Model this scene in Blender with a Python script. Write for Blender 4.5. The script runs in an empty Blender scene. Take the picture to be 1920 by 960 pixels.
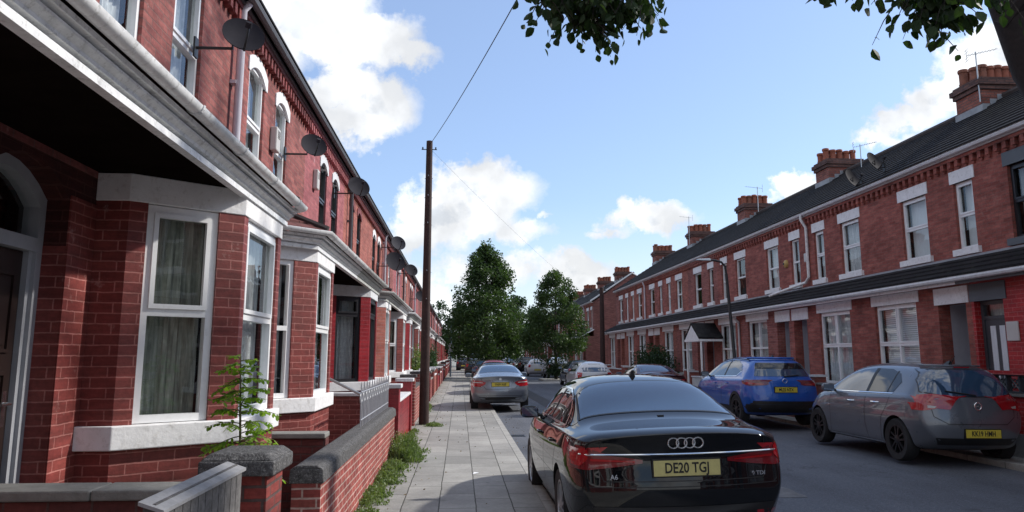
import bpy, bmesh, math, random
from mathutils import Vector, Matrix
from mathutils.bvhtree import BVHTree
R = math.radians
random.seed(11)
scene = bpy.context.scene
COL = scene.collection
HALF = math.pi/2

# ------------------------------------------------------------------ materials
def new_mat(name):
    m = bpy.data.materials.new(name); m.use_nodes = True
    nt = m.node_tree
    b = nt.nodes['Principled BSDF']
    return m, nt, b

def N(nt, typ, **kw):
    n = nt.nodes.new(typ)
    for k, v in kw.items():
        if k.startswith('i_'):
            key = k[2:]
            key = int(key) if key.isdigit() else key.replace('_', ' ')
            n.inputs[key].default_value = v
        else:
            setattr(n, k, v)
    return n

def L(nt, a, b): nt.links.new(a, b)
def c4(c): return (c[0], c[1], c[2], 1)

def mixc(nt, fac, a, b, mode='MIX'):
    n = nt.nodes.new('ShaderNodeMix'); n.data_type = 'RGBA'; n.blend_type = mode
    for s, v in ((0, fac), (6, a), (7, b)):
        if hasattr(v, 'is_linked') or hasattr(v, 'links'): L(nt, v, n.inputs[s])
        elif isinstance(v, (tuple, list)): n.inputs[s].default_value = c4(v)
        else: n.inputs[s].default_value = v
    return n.outputs[2]

def mth(nt, op, a, b=None, c=None, clamp=False):
    n = nt.nodes.new('ShaderNodeMath'); n.operation = op; n.use_clamp = clamp
    for i, v in enumerate((a, b, c)):
        if v is None: continue
        if hasattr(v, 'links'): L(nt, v, n.inputs[i])
        else: n.inputs[i].default_value = v
    return n.outputs[0]

def ramp(nt, fac, stops):
    n = nt.nodes.new('ShaderNodeValToRGB')
    e = n.color_ramp.elements
    while len(e) < len(stops): e.new(0.5)
    for i, (p, c) in enumerate(stops):
        e[i].position = p; e[i].color = c4(c) if isinstance(c, (tuple, list)) else (c, c, c, 1)
    L(nt, fac, n.inputs[0])
    return n.outputs[0]

def pos(nt): return nt.nodes.new('ShaderNodeNewGeometry').outputs['Position']

def noise(nt, scale, detail=4, vec=None, rough=.55, dist=0):
    n = N(nt, 'ShaderNodeTexNoise'); n.inputs['Scale'].default_value = scale
    n.inputs['Detail'].default_value = detail; n.inputs['Roughness'].default_value = rough
    n.inputs['Distortion'].default_value = dist
    L(nt, vec if vec is not None else pos(nt), n.inputs['Vector'])
    return n.outputs['Fac']

def bump(nt, b, h, strength=.3, dist=.01):
    n = N(nt, 'ShaderNodeBump'); n.inputs['Strength'].default_value = strength
    n.inputs['Distance'].default_value = dist
    L(nt, h, n.inputs['Height']); L(nt, n.outputs[0], b.inputs['Normal'])

def plain(name, col, rough=.6, metal=0, var=.25, vscale=3, bs=0, bscale=40, coat=0, spec=.5, ior=None, dirt=None):
    m, nt, b = new_mat(name)
    b.inputs['Roughness'].default_value = rough; b.inputs['Metallic'].default_value = metal
    b.inputs['Coat Weight'].default_value = coat; b.inputs['Coat Roughness'].default_value = .04
    b.inputs['Specular IOR Level'].default_value = spec
    if ior: b.inputs['IOR'].default_value = ior
    if var > 0:
        f = noise(nt, vscale, 6, rough=.7)
        lo = tuple(x*(1-var) for x in col); hi = tuple(min(1, x*(1+var*.7)) for x in col)
        c = ramp(nt, f, [(.3, lo), (.7, hi)])
        if dirt:
            f2 = noise(nt, vscale*2.7, 8, rough=.75)
            k = ramp(nt, f2, [(.52, 0.0), (.72, 1.0)])
            c = mixc(nt, mth(nt, 'MULTIPLY', k, dirt[1]), c, dirt[0])
        L(nt, c, b.inputs['Base Color'])
    else:
        b.inputs['Base Color'].default_value = c4(col)
    if bs: bump(nt, b, noise(nt, bscale, 5), bs, .01)
    return m

def wall_uv(nt):
    g = nt.nodes.new('ShaderNodeNewGeometry')
    s = N(nt, 'ShaderNodeSeparateXYZ'); L(nt, g.outputs['True Normal'], s.inputs[0])
    cx = N(nt, 'ShaderNodeCombineXYZ')
    L(nt, mth(nt, 'MULTIPLY', s.outputs[1], -1.0), cx.inputs[0]); L(nt, s.outputs[0], cx.inputs[1])
    nm = N(nt, 'ShaderNodeVectorMath', operation='NORMALIZE'); L(nt, cx.outputs[0], nm.inputs[0])
    d = N(nt, 'ShaderNodeVectorMath', operation='DOT_PRODUCT'); L(nt, nm.outputs[0], d.inputs[0]); L(nt, g.outputs['Position'], d.inputs[1])
    p = N(nt, 'ShaderNodeSeparateXYZ'); L(nt, g.outputs['Position'], p.inputs[0])
    c = N(nt, 'ShaderNodeCombineXYZ'); L(nt, d.outputs['Value'], c.inputs[0]); L(nt, p.outputs[2], c.inputs[1])
    return c.outputs[0], g.outputs['Position']

def brick(name, c1, c2, mortar, bw=.225, bh=.075, ms=.009, stain=(.05, .035, .035), sk=.35, rough=.8, spots=None, bs=.5, var=.35, spec=.3):
    m, nt, b = new_mat(name)
    uv, P = wall_uv(nt)
    t = N(nt, 'ShaderNodeTexBrick'); t.inputs['Scale'].default_value = 1
    t.inputs['Color1'].default_value = c4(c1); t.inputs['Color2'].default_value = c4(c2)
    t.inputs['Mortar'].default_value = c4(mortar)
    t.inputs['Mortar Size'].default_value = ms; t.inputs['Mortar Smooth'].default_value = .3
    t.inputs['Brick Width'].default_value = bw; t.inputs['Row Height'].default_value = bh
    wv = N(nt, 'ShaderNodeVectorMath', operation='ADD')
    nz = N(nt, 'ShaderNodeTexNoise'); nz.inputs['Scale'].default_value = 14; L(nt, P, nz.inputs['Vector'])
    sc = N(nt, 'ShaderNodeVectorMath', operation='SCALE'); L(nt, nz.outputs['Color'], sc.inputs[0]); sc.inputs['Scale'].default_value = .010
    L(nt, uv, wv.inputs[0]); L(nt, sc.outputs[0], wv.inputs[1]); L(nt, wv.outputs[0], t.inputs['Vector'])
    f1 = noise(nt, 1.1, 6, P, .7)
    f2 = noise(nt, 30, 4, P, .7)
    k = ramp(nt, f1, [(.3, 1-var), (.7, 1+var*.6)])
    c = mixc(nt, 1.0, t.outputs['Color'], k, 'MULTIPLY')
    mpz = N(nt, 'ShaderNodeMapping'); mpz.inputs['Scale'].default_value = (2.2, 2.2, 14); L(nt, P, mpz.inputs['Vector'])
    c = mixc(nt, 1.0, c, ramp(nt, noise(nt, 1.0, 5, mpz.outputs[0], .75), [(.32, .66), (.5, 1.0), (.68, 1.28)]), 'MULTIPLY')
    k2 = ramp(nt, f2, [(.3, .8), (.7, 1.15)])
    c = mixc(nt, 1.0, c, k2, 'MULTIPLY')
    k3 = ramp(nt, noise(nt, 2.3, 8, P, .8), [(.5, 0.0), (.7, 1.0)])
    c = mixc(nt, mth(nt, 'MULTIPLY', k3, sk), c, stain)
    if spots:
        k4 = ramp(nt, noise(nt, spots[2], 9, P, .8), [(.60, 0.0), (.66, 1.0)])
        c = mixc(nt, mth(nt, 'MULTIPLY', k4, spots[1]), c, spots[0])
    L(nt, c, b.inputs['Base Color'])
    b.inputs['Roughness'].default_value = rough; b.inputs['Specular IOR Level'].default_value = spec
    h = mth(nt, 'ADD', mth(nt, 'MULTIPLY', t.outputs['Fac'], -1.0), mth(nt, 'MULTIPLY', f2, .5))
    bump(nt, b, h, bs, .008)
    return m

def glass_mat(name, tint=(.93, .96, .95), refl=.95, rough=.01, ior=1.55):
    m, nt, b = new_mat(name)
    nt.nodes.remove(b)
    out = nt.nodes['Material Output']
    tr = N(nt, 'ShaderNodeBsdfTransparent'); tr.inputs[0].default_value = c4(tint)
    gl = N(nt, 'ShaderNodeBsdfGlossy'); gl.inputs['Roughness'].default_value = rough
    gl.inputs[0].default_value = (refl, refl, refl, 1)
    gg = nt.nodes.new('ShaderNodeNewGeometry')
    dt = N(nt, 'ShaderNodeVectorMath', operation='DOT_PRODUCT'); L(nt, gg.outputs['Normal'], dt.inputs[0]); L(nt, gg.outputs['Incoming'], dt.inputs[1])
    f0 = ((ior-1)/(ior+1))**2*1.8
    om = mth(nt, 'SUBTRACT', 1.0, mth(nt, 'ABSOLUTE', dt.outputs['Value']), clamp=True)
    fr = mth(nt, 'ADD', f0, mth(nt, 'MULTIPLY', mth(nt, 'POWER', om, 5.0), 1-f0), clamp=True)
    nb = N(nt, 'ShaderNodeBump'); nb.inputs['Strength'].default_value = .06; nb.inputs['Distance'].default_value = .02
    L(nt, noise(nt, 2.2, 2), nb.inputs['Height'])
    L(nt, nb.outputs[0], gl.inputs['Normal'])
    mx = N(nt, 'ShaderNodeMixShader'); L(nt, fr, mx.inputs[0]); L(nt, tr.outputs[0], mx.inputs[1]); L(nt, gl.outputs[0], mx.inputs[2])
    L(nt, mx.outputs[0], out.inputs[0])
    return m

M = {}
M['brick_weathered'] = brick('weathered red brick', (.22, .064, .06), (.34, .115, .10), (.22, .11, .10), ms=.007, spots=((.50, .30, .28), .45, 2.6), sk=.35, var=.45)  # weathered red of the left-hand upper walls
M['brick_pink'] = brick('pink painted brick', (.34, .10, .11), (.40, .135, .14), (.33, .13, .14), ms=.005, spots=((.60, .40, .44), .6, 1.5), sk=.15)
M['brick_paint'] = brick('painted red brick', (.19, .034, .030), (.23, .050, .042), (.40, .15, .13), ms=.0055, spots=((.6, .42, .38), .35, 2.1), sk=.18, rough=.55, spec=.45)
M['brick_dark'] = brick('dark red brick', (.17, .032, .03), (.22, .045, .04), (.28, .10, .09), ms=.006, sk=.3, rough=.6)
M['brick_crimson'] = brick('crimson gloss brick', (.27, .015, .022), (.30, .022, .03), (.30, .03, .04), ms=.005, sk=.1, rough=.35, spec=.5)
M['brick_orange'] = brick('orange red brick', (.30, .085, .065), (.38, .13, .10), (.34, .17, .15), ms=.006, sk=.2)
M['brick_right'] = brick('right terrace red brick', (.27, .075, .060), (.38, .125, .098), (.24, .12, .10), ms=.006, sk=.32, spots=((.42, .26, .22), .3, 2.0))  # even red base tone of the right-hand terrace
M['brick_right2'] = brick('old orange brick', (.31, .095, .072), (.41, .15, .11), (.26, .13, .11), ms=.006, sk=.25)
M['brick_right3'] = brick('dull plum brick', (.25, .078, .066), (.34, .125, .10), (.32, .18, .17), ms=.006, sk=.25)
M['brick_red_r'] = brick('bright painted red brick', (.42, .022, .026), (.46, .035, .035), (.50, .16, .15), ms=.005, sk=.2, rough=.5)
M['brick_garden'] = brick('garden wall brick', (.33, .085, .07), (.25, .05, .045), (.48, .33, .29), ms=.009, sk=.3, spots=((.6, .47, .43), .6, 3.2), var=.45)
M['brick_pier'] = brick('garden pier brick', (.22, .045, .04), (.30, .06, .05), (.12, .075, .07), ms=.010, sk=.4)
M['brick_porch_shade'] = brick('porch brick with shade painted in', (.055, .012, .012), (.075, .018, .016), (.10, .035, .03), ms=.006, sk=.4)  # brick colour darkened to paint in the shade under the canopy
M['brick_plain_dark'] = brick('plain dark brick', (.10, .03, .028), (.14, .04, .035), (.10, .055, .05), ms=.008, sk=.4)  # plain dark brick for rear and dividing walls
M['brick_chim'] = brick('chimney brick', (.26, .085, .065), (.33, .12, .09), (.13, .09, .085), ms=.010, sk=.45)
M['brick_soot'] = brick('sooty chimney brick', (.11, .06, .055), (.17, .085, .07), (.08, .06, .06), ms=.010, sk=.5)
M['brick_gable'] = brick('gable brick', (.20, .07, .06), (.27, .10, .085), (.20, .13, .12), ms=.008, sk=.3, spots=((.4, .3, .28), .4, .9))
M['white'] = plain('white masonry paint', (.82, .82, .83), .55, var=.08, vscale=5, bs=.35, bscale=25, dirt=((.38, .36, .33), .6))
M['white2'] = plain('off white masonry paint', (.66, .67, .69), .6, var=.12, vscale=4, bs=.25, bscale=25, dirt=((.32, .30, .28), .55))
M['upvc'] = plain('white plastic frame', (.84, .85, .86), .3, var=.05, vscale=6, dirt=((.55, .55, .54), .3))
M['cornice'] = plain('painted timber moulding', (.82, .83, .84), .32, var=.2, vscale=7, bs=.12, bscale=40, dirt=((.22, .21, .19), .75))
M['cornice_dirty'] = plain('grimy timber moulding', (.48, .49, .47), .5, var=.3, vscale=12, bs=.2, bscale=60, dirt=((.12, .13, .10), .85))
M['soffit'] = plain('soffit boards with painted shade', (.011, .008, .007), .9, spec=0, var=.3)  # near-black colour paints in the deep shade under the canopy
M['greypaint'] = plain('dark grey paint', (.05, .058, .068), .4, var=.12)
M['grey_stone'] = plain('grey painted stone', (.10, .115, .13), .55, var=.12, bs=.2)
M['black_frame'] = plain('black window frame', (.018, .018, .022), .35, var=.1)
M['black'] = plain('black plastic', (.015, .015, .016), .45, var=.15)
M['darkiron'] = plain('dark painted iron', (.02, .02, .022), .45, var=.2)
M['whiteiron'] = plain('white painted iron', (.32, .33, .36), .4, var=.15)
M['galv'] = plain('galvanised steel', (.45, .47, .49), .35, metal=.7, var=.15)
M['pipe'] = plain('pale plastic pipe', (.62, .60, .66), .4, var=.1, dirt=((.35, .33, .35), .3))
M['pipe_grey'] = plain('grey plastic pipe', (.10, .10, .11), .45, var=.15)
M['dishgrey'] = plain('grey dish metal', (.028, .027, .034), .85, spec=.15, var=.2)
M['dishlight'] = plain('pale dish metal', (.04, .04, .05), .8, spec=.2, var=.15)
M['boxwhite'] = plain('white alarm box plastic', (.55, .54, .52), .4, var=.08)
M['coping'] = plain('pebbly coping concrete', (.10, .098, .10), .95, var=.6, vscale=24, bs=1, bscale=90, dirt=((.40, .40, .39), .8), spec=.15)
M['concrete'] = plain('concrete', (.22, .215, .20), .9, var=.3, vscale=4, bs=.4, bscale=60, dirt=((.10, .10, .09), .5))
M['render_grey'] = plain('grey render', (.25, .26, .27), .9, var=.2, vscale=4, bs=.4, bscale=80)
M['render_white'] = plain('white render', (.62, .62, .62), .85, var=.15, vscale=4, bs=.3, bscale=80, dirt=((.35, .33, .31), .5))
M['door_brown'] = plain('dark brown door', (.022, .011, .009), .4, var=.15)
M['door_white'] = plain('white door', (.62, .63, .66), .35, var=.06)
M['door_blue'] = plain('blue door', (.03, .05, .12), .4, var=.1)
M['door_red'] = plain('dark red door', (.12, .02, .02), .4, var=.1)
M['brass'] = plain('brass', (.65, .48, .18), .3, metal=1, var=.1)
M['silver'] = plain('bright metal', (.78, .79, .8), .22, metal=1, var=.05)
M['net'] = None
M['glass'] = glass_mat('window glass')
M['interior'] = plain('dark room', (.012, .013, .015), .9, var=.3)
M['porch_white'] = plain('porch inner wall', (.42, .43, .47), .8, var=.1)
M['stone_grey'] = plain('stone doorstep', (.3, .29, .27), .8, var=.2)

def curtain_mat(name, a, b_, sc=26, lace=.5):
    m, nt, b = new_mat(name)
    uv, P = wall_uv(nt)
    s = N(nt, 'ShaderNodeMapping'); s.inputs['Scale'].default_value = (1, .12, 1); L(nt, uv, s.inputs['Vector'])
    f = noise(nt, sc, 4, s.outputs[0], .6)
    v = N(nt, 'ShaderNodeTexVoronoi'); v.inputs['Scale'].default_value = 16; L(nt, P, v.inputs['Vector'])
    c = ramp(nt, f, [(.3, a), (.7, b_)])
    k = ramp(nt, v.outputs['Distance'], [(.1, 1.15), (.4, .75)])
    c = mixc(nt, lace, c, mixc(nt, 1.0, c, k, 'MULTIPLY'))
    L(nt, c, b.inputs['Base Color']); b.inputs['Roughness'].default_value = .9
    return m
M['net_green'] = curtain_mat('greenish net curtain', (.13, .145, .12), (.46, .48, .42))
M['net_white'] = curtain_mat('white net curtain', (.42, .44, .46), (.80, .82, .84))
M['net_grey'] = curtain_mat('grey net curtain', (.28, .29, .30), (.58, .60, .62))

def blind_mat(name, a, b_, pitch=.045):
    m, nt, b = new_mat(name)
    s = N(nt, 'ShaderNodeSeparateXYZ'); L(nt, pos(nt), s.inputs[0])
    f = mth(nt, 'FRACT', mth(nt, 'DIVIDE', s.outputs[2], pitch))
    L(nt, ramp(nt, f, [(.0, a), (.25, a), (.4, b_), (1.0, b_)]), b.inputs['Base Color'])
    b.inputs['Roughness'].default_value = .7
    return m
M['blind'] = blind_mat('venetian blind', (.30, .32, .35), (.74, .76, .80))
M['blind_v'] = curtain_mat('pale roller blind', (.62, .65, .68), (.72, .75, .78), lace=.1)

def tile_mat(name, c1, c2, joint, bw, bh, moss=None, rough=.75):
    m, nt, b = new_mat(name)
    uv, P = wall_uv(nt)
    t = N(nt, 'ShaderNodeTexBrick'); t.inputs['Scale'].default_value = 1
    t.inputs['Color1'].default_value = c4(c1); t.inputs['Color2'].default_value = c4(c2); t.inputs['Mortar'].default_value = c4(joint)
    t.inputs['Mortar Size'].default_value = .006; t.inputs['Brick Width'].default_value = bw; t.inputs['Row Height'].default_value = bh
    L(nt, uv, t.inputs['Vector'])
    c = mixc(nt, 1.0, t.outputs['Color'], ramp(nt, noise(nt, 1.5, 6, P, .7), [(.3, .7), (.7, 1.25)]), 'MULTIPLY')
    if moss:
        c = mixc(nt, mth(nt, 'MULTIPLY', ramp(nt, noise(nt, 3.5, 8, P, .8), [(.54, 0.0), (.64, 1.0)]), .6), c, moss)
    L(nt, c, b.inputs['Base Color']); b.inputs['Roughness'].default_value = rough; b.inputs['Specular IOR Level'].default_value = .10
    bump(nt, b, noise(nt, 40, 4, P), .3, .01)
    return m
M['tile_dark'] = tile_mat('dark roof tile', (.016, .015, .016), (.026, .024, .025), (.01, .01, .012), .30, .17, (.05, .052, .045))
M['tile_red'] = tile_mat('plum roof tile', (.13, .055, .055), (.17, .075, .07), (.05, .03, .03), .26, .11, (.12, .11, .09))
M['tile_brown'] = tile_mat('brown roof tile', (.07, .045, .04), (.095, .06, .05), (.03, .02, .02), .26, .11)
M['ridge'] = plain('ridge tile', (.06, .05, .05), .8, var=.3)
M['lead'] = plain('lead flashing', (.30, .32, .35), .6, var=.25)
M['pot'] = plain('terracotta pot', (.26, .078, .045), .8, var=.35, vscale=8, dirt=((.08, .05, .04), .7))
M['pot2'] = plain('sooty terracotta pot', (.22, .085, .055), .85, var=.4, vscale=8, dirt=((.05, .04, .04), .8))

# ------------------------------------------------------------------ mesh builder
WL = {}
class MB:
    def __init__(s, f=None):
        s.bm = bmesh.new(); s.f = f or (lambda a, b, c: Vector((a, b, c)))
    def V(s, p): return s.bm.verts.new(s.f(*p))
    def face(s, pts):
        return s.bm.faces.new([s.V(p) for p in pts])
    def hexa(s, p):
        v = [s.V(q) for q in p]
        for f in ((0, 3, 2, 1), (4, 5, 6, 7), (0, 1, 5, 4), (1, 2, 6, 5), (2, 3, 7, 6), (3, 0, 4, 7)):
            s.bm.faces.new([v[i] for i in f])
    def box(s, a, b):
        x0, y0, z0 = a; x1, y1, z1 = b
        s.hexa([(x0, y0, z0), (x1, y0, z0), (x1, y1, z0), (x0, y1, z0), (x0, y0, z1), (x1, y0, z1), (x1, y1, z1), (x0, y1, z1)])
    def prism(s, poly, z0, z1):
        n = len(poly)
        lo = [s.V((p[0], p[1], z0)) for p in poly]; hi = [s.V((p[0], p[1], z1)) for p in poly]
        s.bm.faces.new(lo[::-1]); s.bm.faces.new(hi)
        for i in range(n):
            j = (i+1) % n; s.bm.faces.new([lo[i], lo[j], hi[j], hi[i]])
    def sheet(s, poly, o0, o1):          # polygon in (u,z) extruded along o
        n = len(poly)
        lo = [s.V((p[0], o0, p[1])) for p in poly]; hi = [s.V((p[0], o1, p[1])) for p in poly]
        s.bm.faces.new(lo[::-1]); s.bm.faces.new(hi)
        for i in range(n):
            j = (i+1) % n; s.bm.faces.new([lo[i], lo[j], hi[j], hi[i]])
    def tube(s, pts, r, n=8, cap=True):
        P = [s.f(*p) for p in pts]
        rr = r if isinstance(r, (list, tuple)) else [r]*len(P)
        rings = []
        up = None
        for i, p in enumerate(P):
            d = (P[min(i+1, len(P)-1)]-P[max(i-1, 0)])
            d = d.normalized() if d.length > 1e-9 else Vector((0, 0, 1))
            if up is None:
                up = Vector((0, 0, 1)) if abs(d.z) < .9 else Vector((1, 0, 0))
            a = d.cross(up)
            if a.length < 1e-4: a = d.cross(Vector((.3, 1, .2)))
            a.normalize(); b = d.cross(a).normalized(); up = -b if False else up
            rings.append([s.bm.verts.new(p+(a*math.cos(t*2*math.pi/n)+b*math.sin(t*2*math.pi/n))*rr[i]) for t in range(n)])
        for i in range(len(rings)-1):
            for t in range(n):
                u = (t+1) % n
                s.bm.faces.new([rings[i][t], rings[i][u], rings[i+1][u], rings[i+1][t]])
        if cap:
            s.bm.faces.new(rings[0][::-1]); s.bm.faces.new(rings[-1])
    def lathe(s, prof, origin, axis='z', n=20, closed=False):
        rings = []
        for (r, h) in prof:
            ring = []
            for t in range(n):
                a = t*2*math.pi/n; x = r*math.cos(a); y = r*math.sin(a)
                if axis == 'z': q = (origin[0]+x, origin[1]+y, origin[2]+h)
                elif axis == 'x': q = (origin[0]+h, origin[1]+x, origin[2]+y)
                else: q = (origin[0]+x, origin[1]+h, origin[2]+y)
                ring.append(s.V(q))
            rings.append(ring)
        m = len(rings)
        for i in range(m if closed else m-1):
            A, B = rings[i], rings[(i+1) % m]
            for t in range(n):
                u = (t+1) % n
                s.bm.faces.new([A[t], A[u], B[u], B[t]])
        if not closed:
            s.bm.faces.new(rings[0][::-1]); s.bm.faces.new(rings[-1])
    def sweep(s, prof, path, close=True):    # prof: (offset, z); path: (u,o); offset to the left normal
        n = len(path); P = [Vector(p) for p in path]; nn = []
        for i in range(n-1):
            d = (P[i+1]-P[i]).normalized(); nn.append(Vector((-d.y, d.x)))
        rings = []
        for i in range(n):
            if i == 0: m = nn[0]
            elif i == n-1: m = nn[-1]
            else:
                m = (nn[i-1]+nn[i]).normalized(); m = m/max(.3, m.dot(nn[i]))
            rings.append([s.V((P[i].x+m.x*o, P[i].y+m.y*o, z)) for (o, z) in prof])
        k = len(prof)
        for i in range(n-1):
            for j in range(k if close else k-1):
                q = (j+1) % k
                s.bm.faces.new([rings[i][j], rings[i][q], rings[i+1][q], rings[i+1][j]])
        if close:
            s.bm.faces.new(rings[0]); s.bm.faces.new(rings[-1][::-1])
    def build(s, name, mat, parent=None, smooth=False, base=None, bevel=0, sharp=40):
        bm = s.bm
        bmesh.ops.recalc_face_normals(bm, faces=bm.faces[:])
        org = Vector(base) if base is not None else (WL.get(parent, Vector((0, 0, 0))) if parent else Vector((0, 0, 0)))
        me = bpy.data.meshes.new(name)
        if org.length > 0: bmesh.ops.translate(bm, verts=bm.verts[:], vec=-org)
        if smooth:
            for f in bm.faces: f.smooth = True
        bm.to_mesh(me); bm.free()
        if smooth: me.set_sharp_from_angle(angle=R(sharp))
        if mat: me.materials.append(mat)
        o = bpy.data.objects.new(name, me); COL.objects.link(o)
        if parent: o.parent = parent
        elif base is not None: o.location = org
        WL[o] = org
        if bevel:
            md = o.modifiers.new('bevel', 'BEVEL'); md.width = bevel; md.segments = 2; md.limit_method = 'ANGLE'
        return o

def tag(o, label, cat, group=None, kind=None):
    if label: o['label'] = label; o['kind'] = kind or 'thing'
    if cat: o['category'] = cat
    if group: o['group'] = group
    if kind: o['kind'] = kind
    return o
def thing(name, loc, label, cat, group=None, rot=None):
    o = bpy.data.objects.new(name, None); COL.objects.link(o)
    o.location = loc; o.empty_display_size = .2
    if rot: o.rotation_euler = rot
    WL[o] = Vector(loc)
    return tag(o, label, cat, group)
def localthing(name, loc, rot, label, cat, group=None):   # parts built in local coordinates
    o = thing(name, loc, label, cat, group, rot); WL[o] = Vector((0, 0, 0)); return o
def struct(name, mb, mat, base=(0, 0, 0)):
    o = mb.build(name, mat, base=base); o['kind'] = 'structure'; return o

# ------------------------------------------------------------------ camera constants
H_CAM = 1.72; F = 1442.0; HZ = 667.0; VX = 862.0
PAVE = .08

# ------------------------------------------------------------------ window helper
def window(root, P0, t, n, w, z0, z1, style='two', frame='upvc', cur='net_white', fw=.055, detail=2, name='window', cdepth=.10):
    t = Vector(t).normalized(); n = Vector(n).normalized(); P0 = Vector(P0)
    f = lambda a, b, c: Vector((P0.x, P0.y, 0))+t*a+n*b+Vector((0, 0, c))
    mb = MB(f); d = .035
    mb.box((0, -d, z0), (fw, d, z1)); mb.box((w-fw, -d, z0), (w, d, z1))
    mb.box((fw, -d, z0), (w-fw, d, z0+fw)); mb.box((fw, -d, z1-fw), (w-fw, d, z1))
    H = z1-z0; zm = z0+H*.5
    cells = []
    if style in ('two', 'sash'):
        mb.box((fw, -d, zm-fw*.5), (w-fw, d, zm+fw*.5)); cells = [(fw, w-fw, z0+fw, zm-fw*.5, 0), (fw, w-fw, zm+fw*.5, z1-fw, 1)]
    elif style == 'four':
        xm = w*.5
        mb.box((fw, -d, zm-fw*.5+H*.02), (w-fw, d, zm+fw*.5+H*.02)); mb.box((xm-fw*.5, -d, z0+fw), (xm+fw*.5, d, zm-fw*.5+H*.02)); mb.box((xm-fw*.5, -d, zm+fw*.5+H*.02), (xm+fw*.5, d, z1-fw))
        cells = [(fw, xm-fw*.5, zm+fw*.5+H*.02, z1-fw, 1), (xm+fw*.5, w-fw, zm+fw*.5+H*.02, z1-fw, 1)]
    elif style == 'transom':
        zt = z0+H*.78
        mb.box((fw, -d, zt-fw*.6), (w-fw, d, zt+fw*.6)); cells = [(fw, w-fw, z0+fw, zt-fw*.6, 0), (fw, w-fw, zt+fw*.6, z1-fw, 1)]
    else:
        cells = [(fw, w-fw, z0+fw, z1-fw, 0)]
    if detail > 1:
        for (a, b, c, e, up) in cells:
            if up:
                s = .035
                mb.box((a, .008, c), (a+s, .05, e)); mb.box((b-s, .008, c), (b, .05, e)); mb.box((a+s, .008, c), (b-s, .05, c+s)); mb.box((a+s, .008, e-s), (b-s, .05, e))
    o = mb.build(name, M[frame], root)
    g = MB(f); g.face([(fw, -.005, z0+fw), (w-fw, -.005, z0+fw), (w-fw, -.005, z1-fw), (fw, -.005, z1-fw)])
    g.build('pane', M['glass'], o)
    if detail > 0:
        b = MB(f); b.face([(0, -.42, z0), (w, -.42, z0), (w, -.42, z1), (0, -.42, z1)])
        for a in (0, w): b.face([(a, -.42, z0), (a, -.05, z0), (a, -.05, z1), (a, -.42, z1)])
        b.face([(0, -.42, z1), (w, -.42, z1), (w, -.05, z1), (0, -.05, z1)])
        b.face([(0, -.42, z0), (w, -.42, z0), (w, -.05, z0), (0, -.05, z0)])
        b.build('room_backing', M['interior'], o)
    if cur:
        c = MB(f); k = max(6, int(w/.03)) if detail > 1 else 4; pts = []
        for i in range(k+1):
            a = fw+(w-2*fw)*i/k
            wv = (.018*math.sin(i*1.9)+.012*math.sin(i*.77+1)) if (detail > 1 and 'net' in cur) else 0
            pts.append((a, -cdepth-.02+wv))
        top = [c.V((p[0], p[1], z1-.01)) for p in pts]; bot = [c.V((p[0], p[1], z0+.01)) for p in pts]
        for i in range(k): c.bm.faces.new([bot[i], bot[i+1], top[i+1], top[i]])
        c.build('blind' if 'blind' in cur else 'curtain', M[cur], o, smooth=True)
    return o

def panel(mb, u0, u1, z0, z1, o0, o1, holes):
    us = sorted({u0, u1} | {h[0] for h in holes} | {h[1] for h in holes}); us = [u for u in us if u0 <= u <= u1]
    for i in range(len(us)-1):
        a, b = us[i], us[i+1]
        hs = sorted([(h[2], h[3]) for h in holes if h[0] < b-1e-6 and h[1] > a+1e-6])
        z = z0
        for (h0, h1) in hs:
            if h0 > z: mb.box((a, o0, z), (b, o1, h0))
            z = h1
        if z < z1: mb.box((a, o0, z), (b, o1, z1))

def rows(mb, A0, A1, B0, B1, n, lift=.022):
    A0, A1, B0, B1 = map(Vector, (A0, A1, B0, B1))
    for i in range(n):
        t0, t1 = i/n, (i+1)/n
        a0 = A0.lerp(B0, t0); a1 = A1.lerp(B1, t0); b0 = A0.lerp(B0, t1); b1 = A1.lerp(B1, t1)
        up = Vector((0, 0, lift))
        mb.face([a0+up, a1+up, b1, b0]); mb.face([a0-up*.3, a1-up*.3, a1+up, a0+up])

def arch_poly(c, w, z0, rise, th, n=8, ext=.1):
    # lintel with segmental underside
    pts = []
    for i in range(n+1):
        t = i/n; x = c-w/2+w*t; pts.append((x, z0+rise*(1-(2*t-1)**2)))
    W = w+2*ext; top = []
    for i in range(n+1):
        t = i/n; x = c+W/2-W*t; top.append((x, z0+th+rise*(1-(2*t-1)**2)))
    return [(c-W/2, z0-.02), (c-w/2, z0-.02)]+pts+[(c+w/2, z0-.02), (c+W/2, z0-.02)]+top
ORD = ['first', 'second', 'third', 'fourth', 'fifth', 'sixth', 'seventh', 'eighth', 'ninth', 'tenth', 'eleventh', 'twelfth', 'thirteenth', 'fourteenth', 'fifteenth', 'sixteenth', 'seventeenth', 'eighteenth', 'nineteenth', 'twentieth', 'twenty-first', 'twenty-second', 'twenty-third', 'twenty-fourth', 'twenty-fifth', 'twenty-sixth', 'twenty-seventh', 'twenty-eighth']
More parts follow.
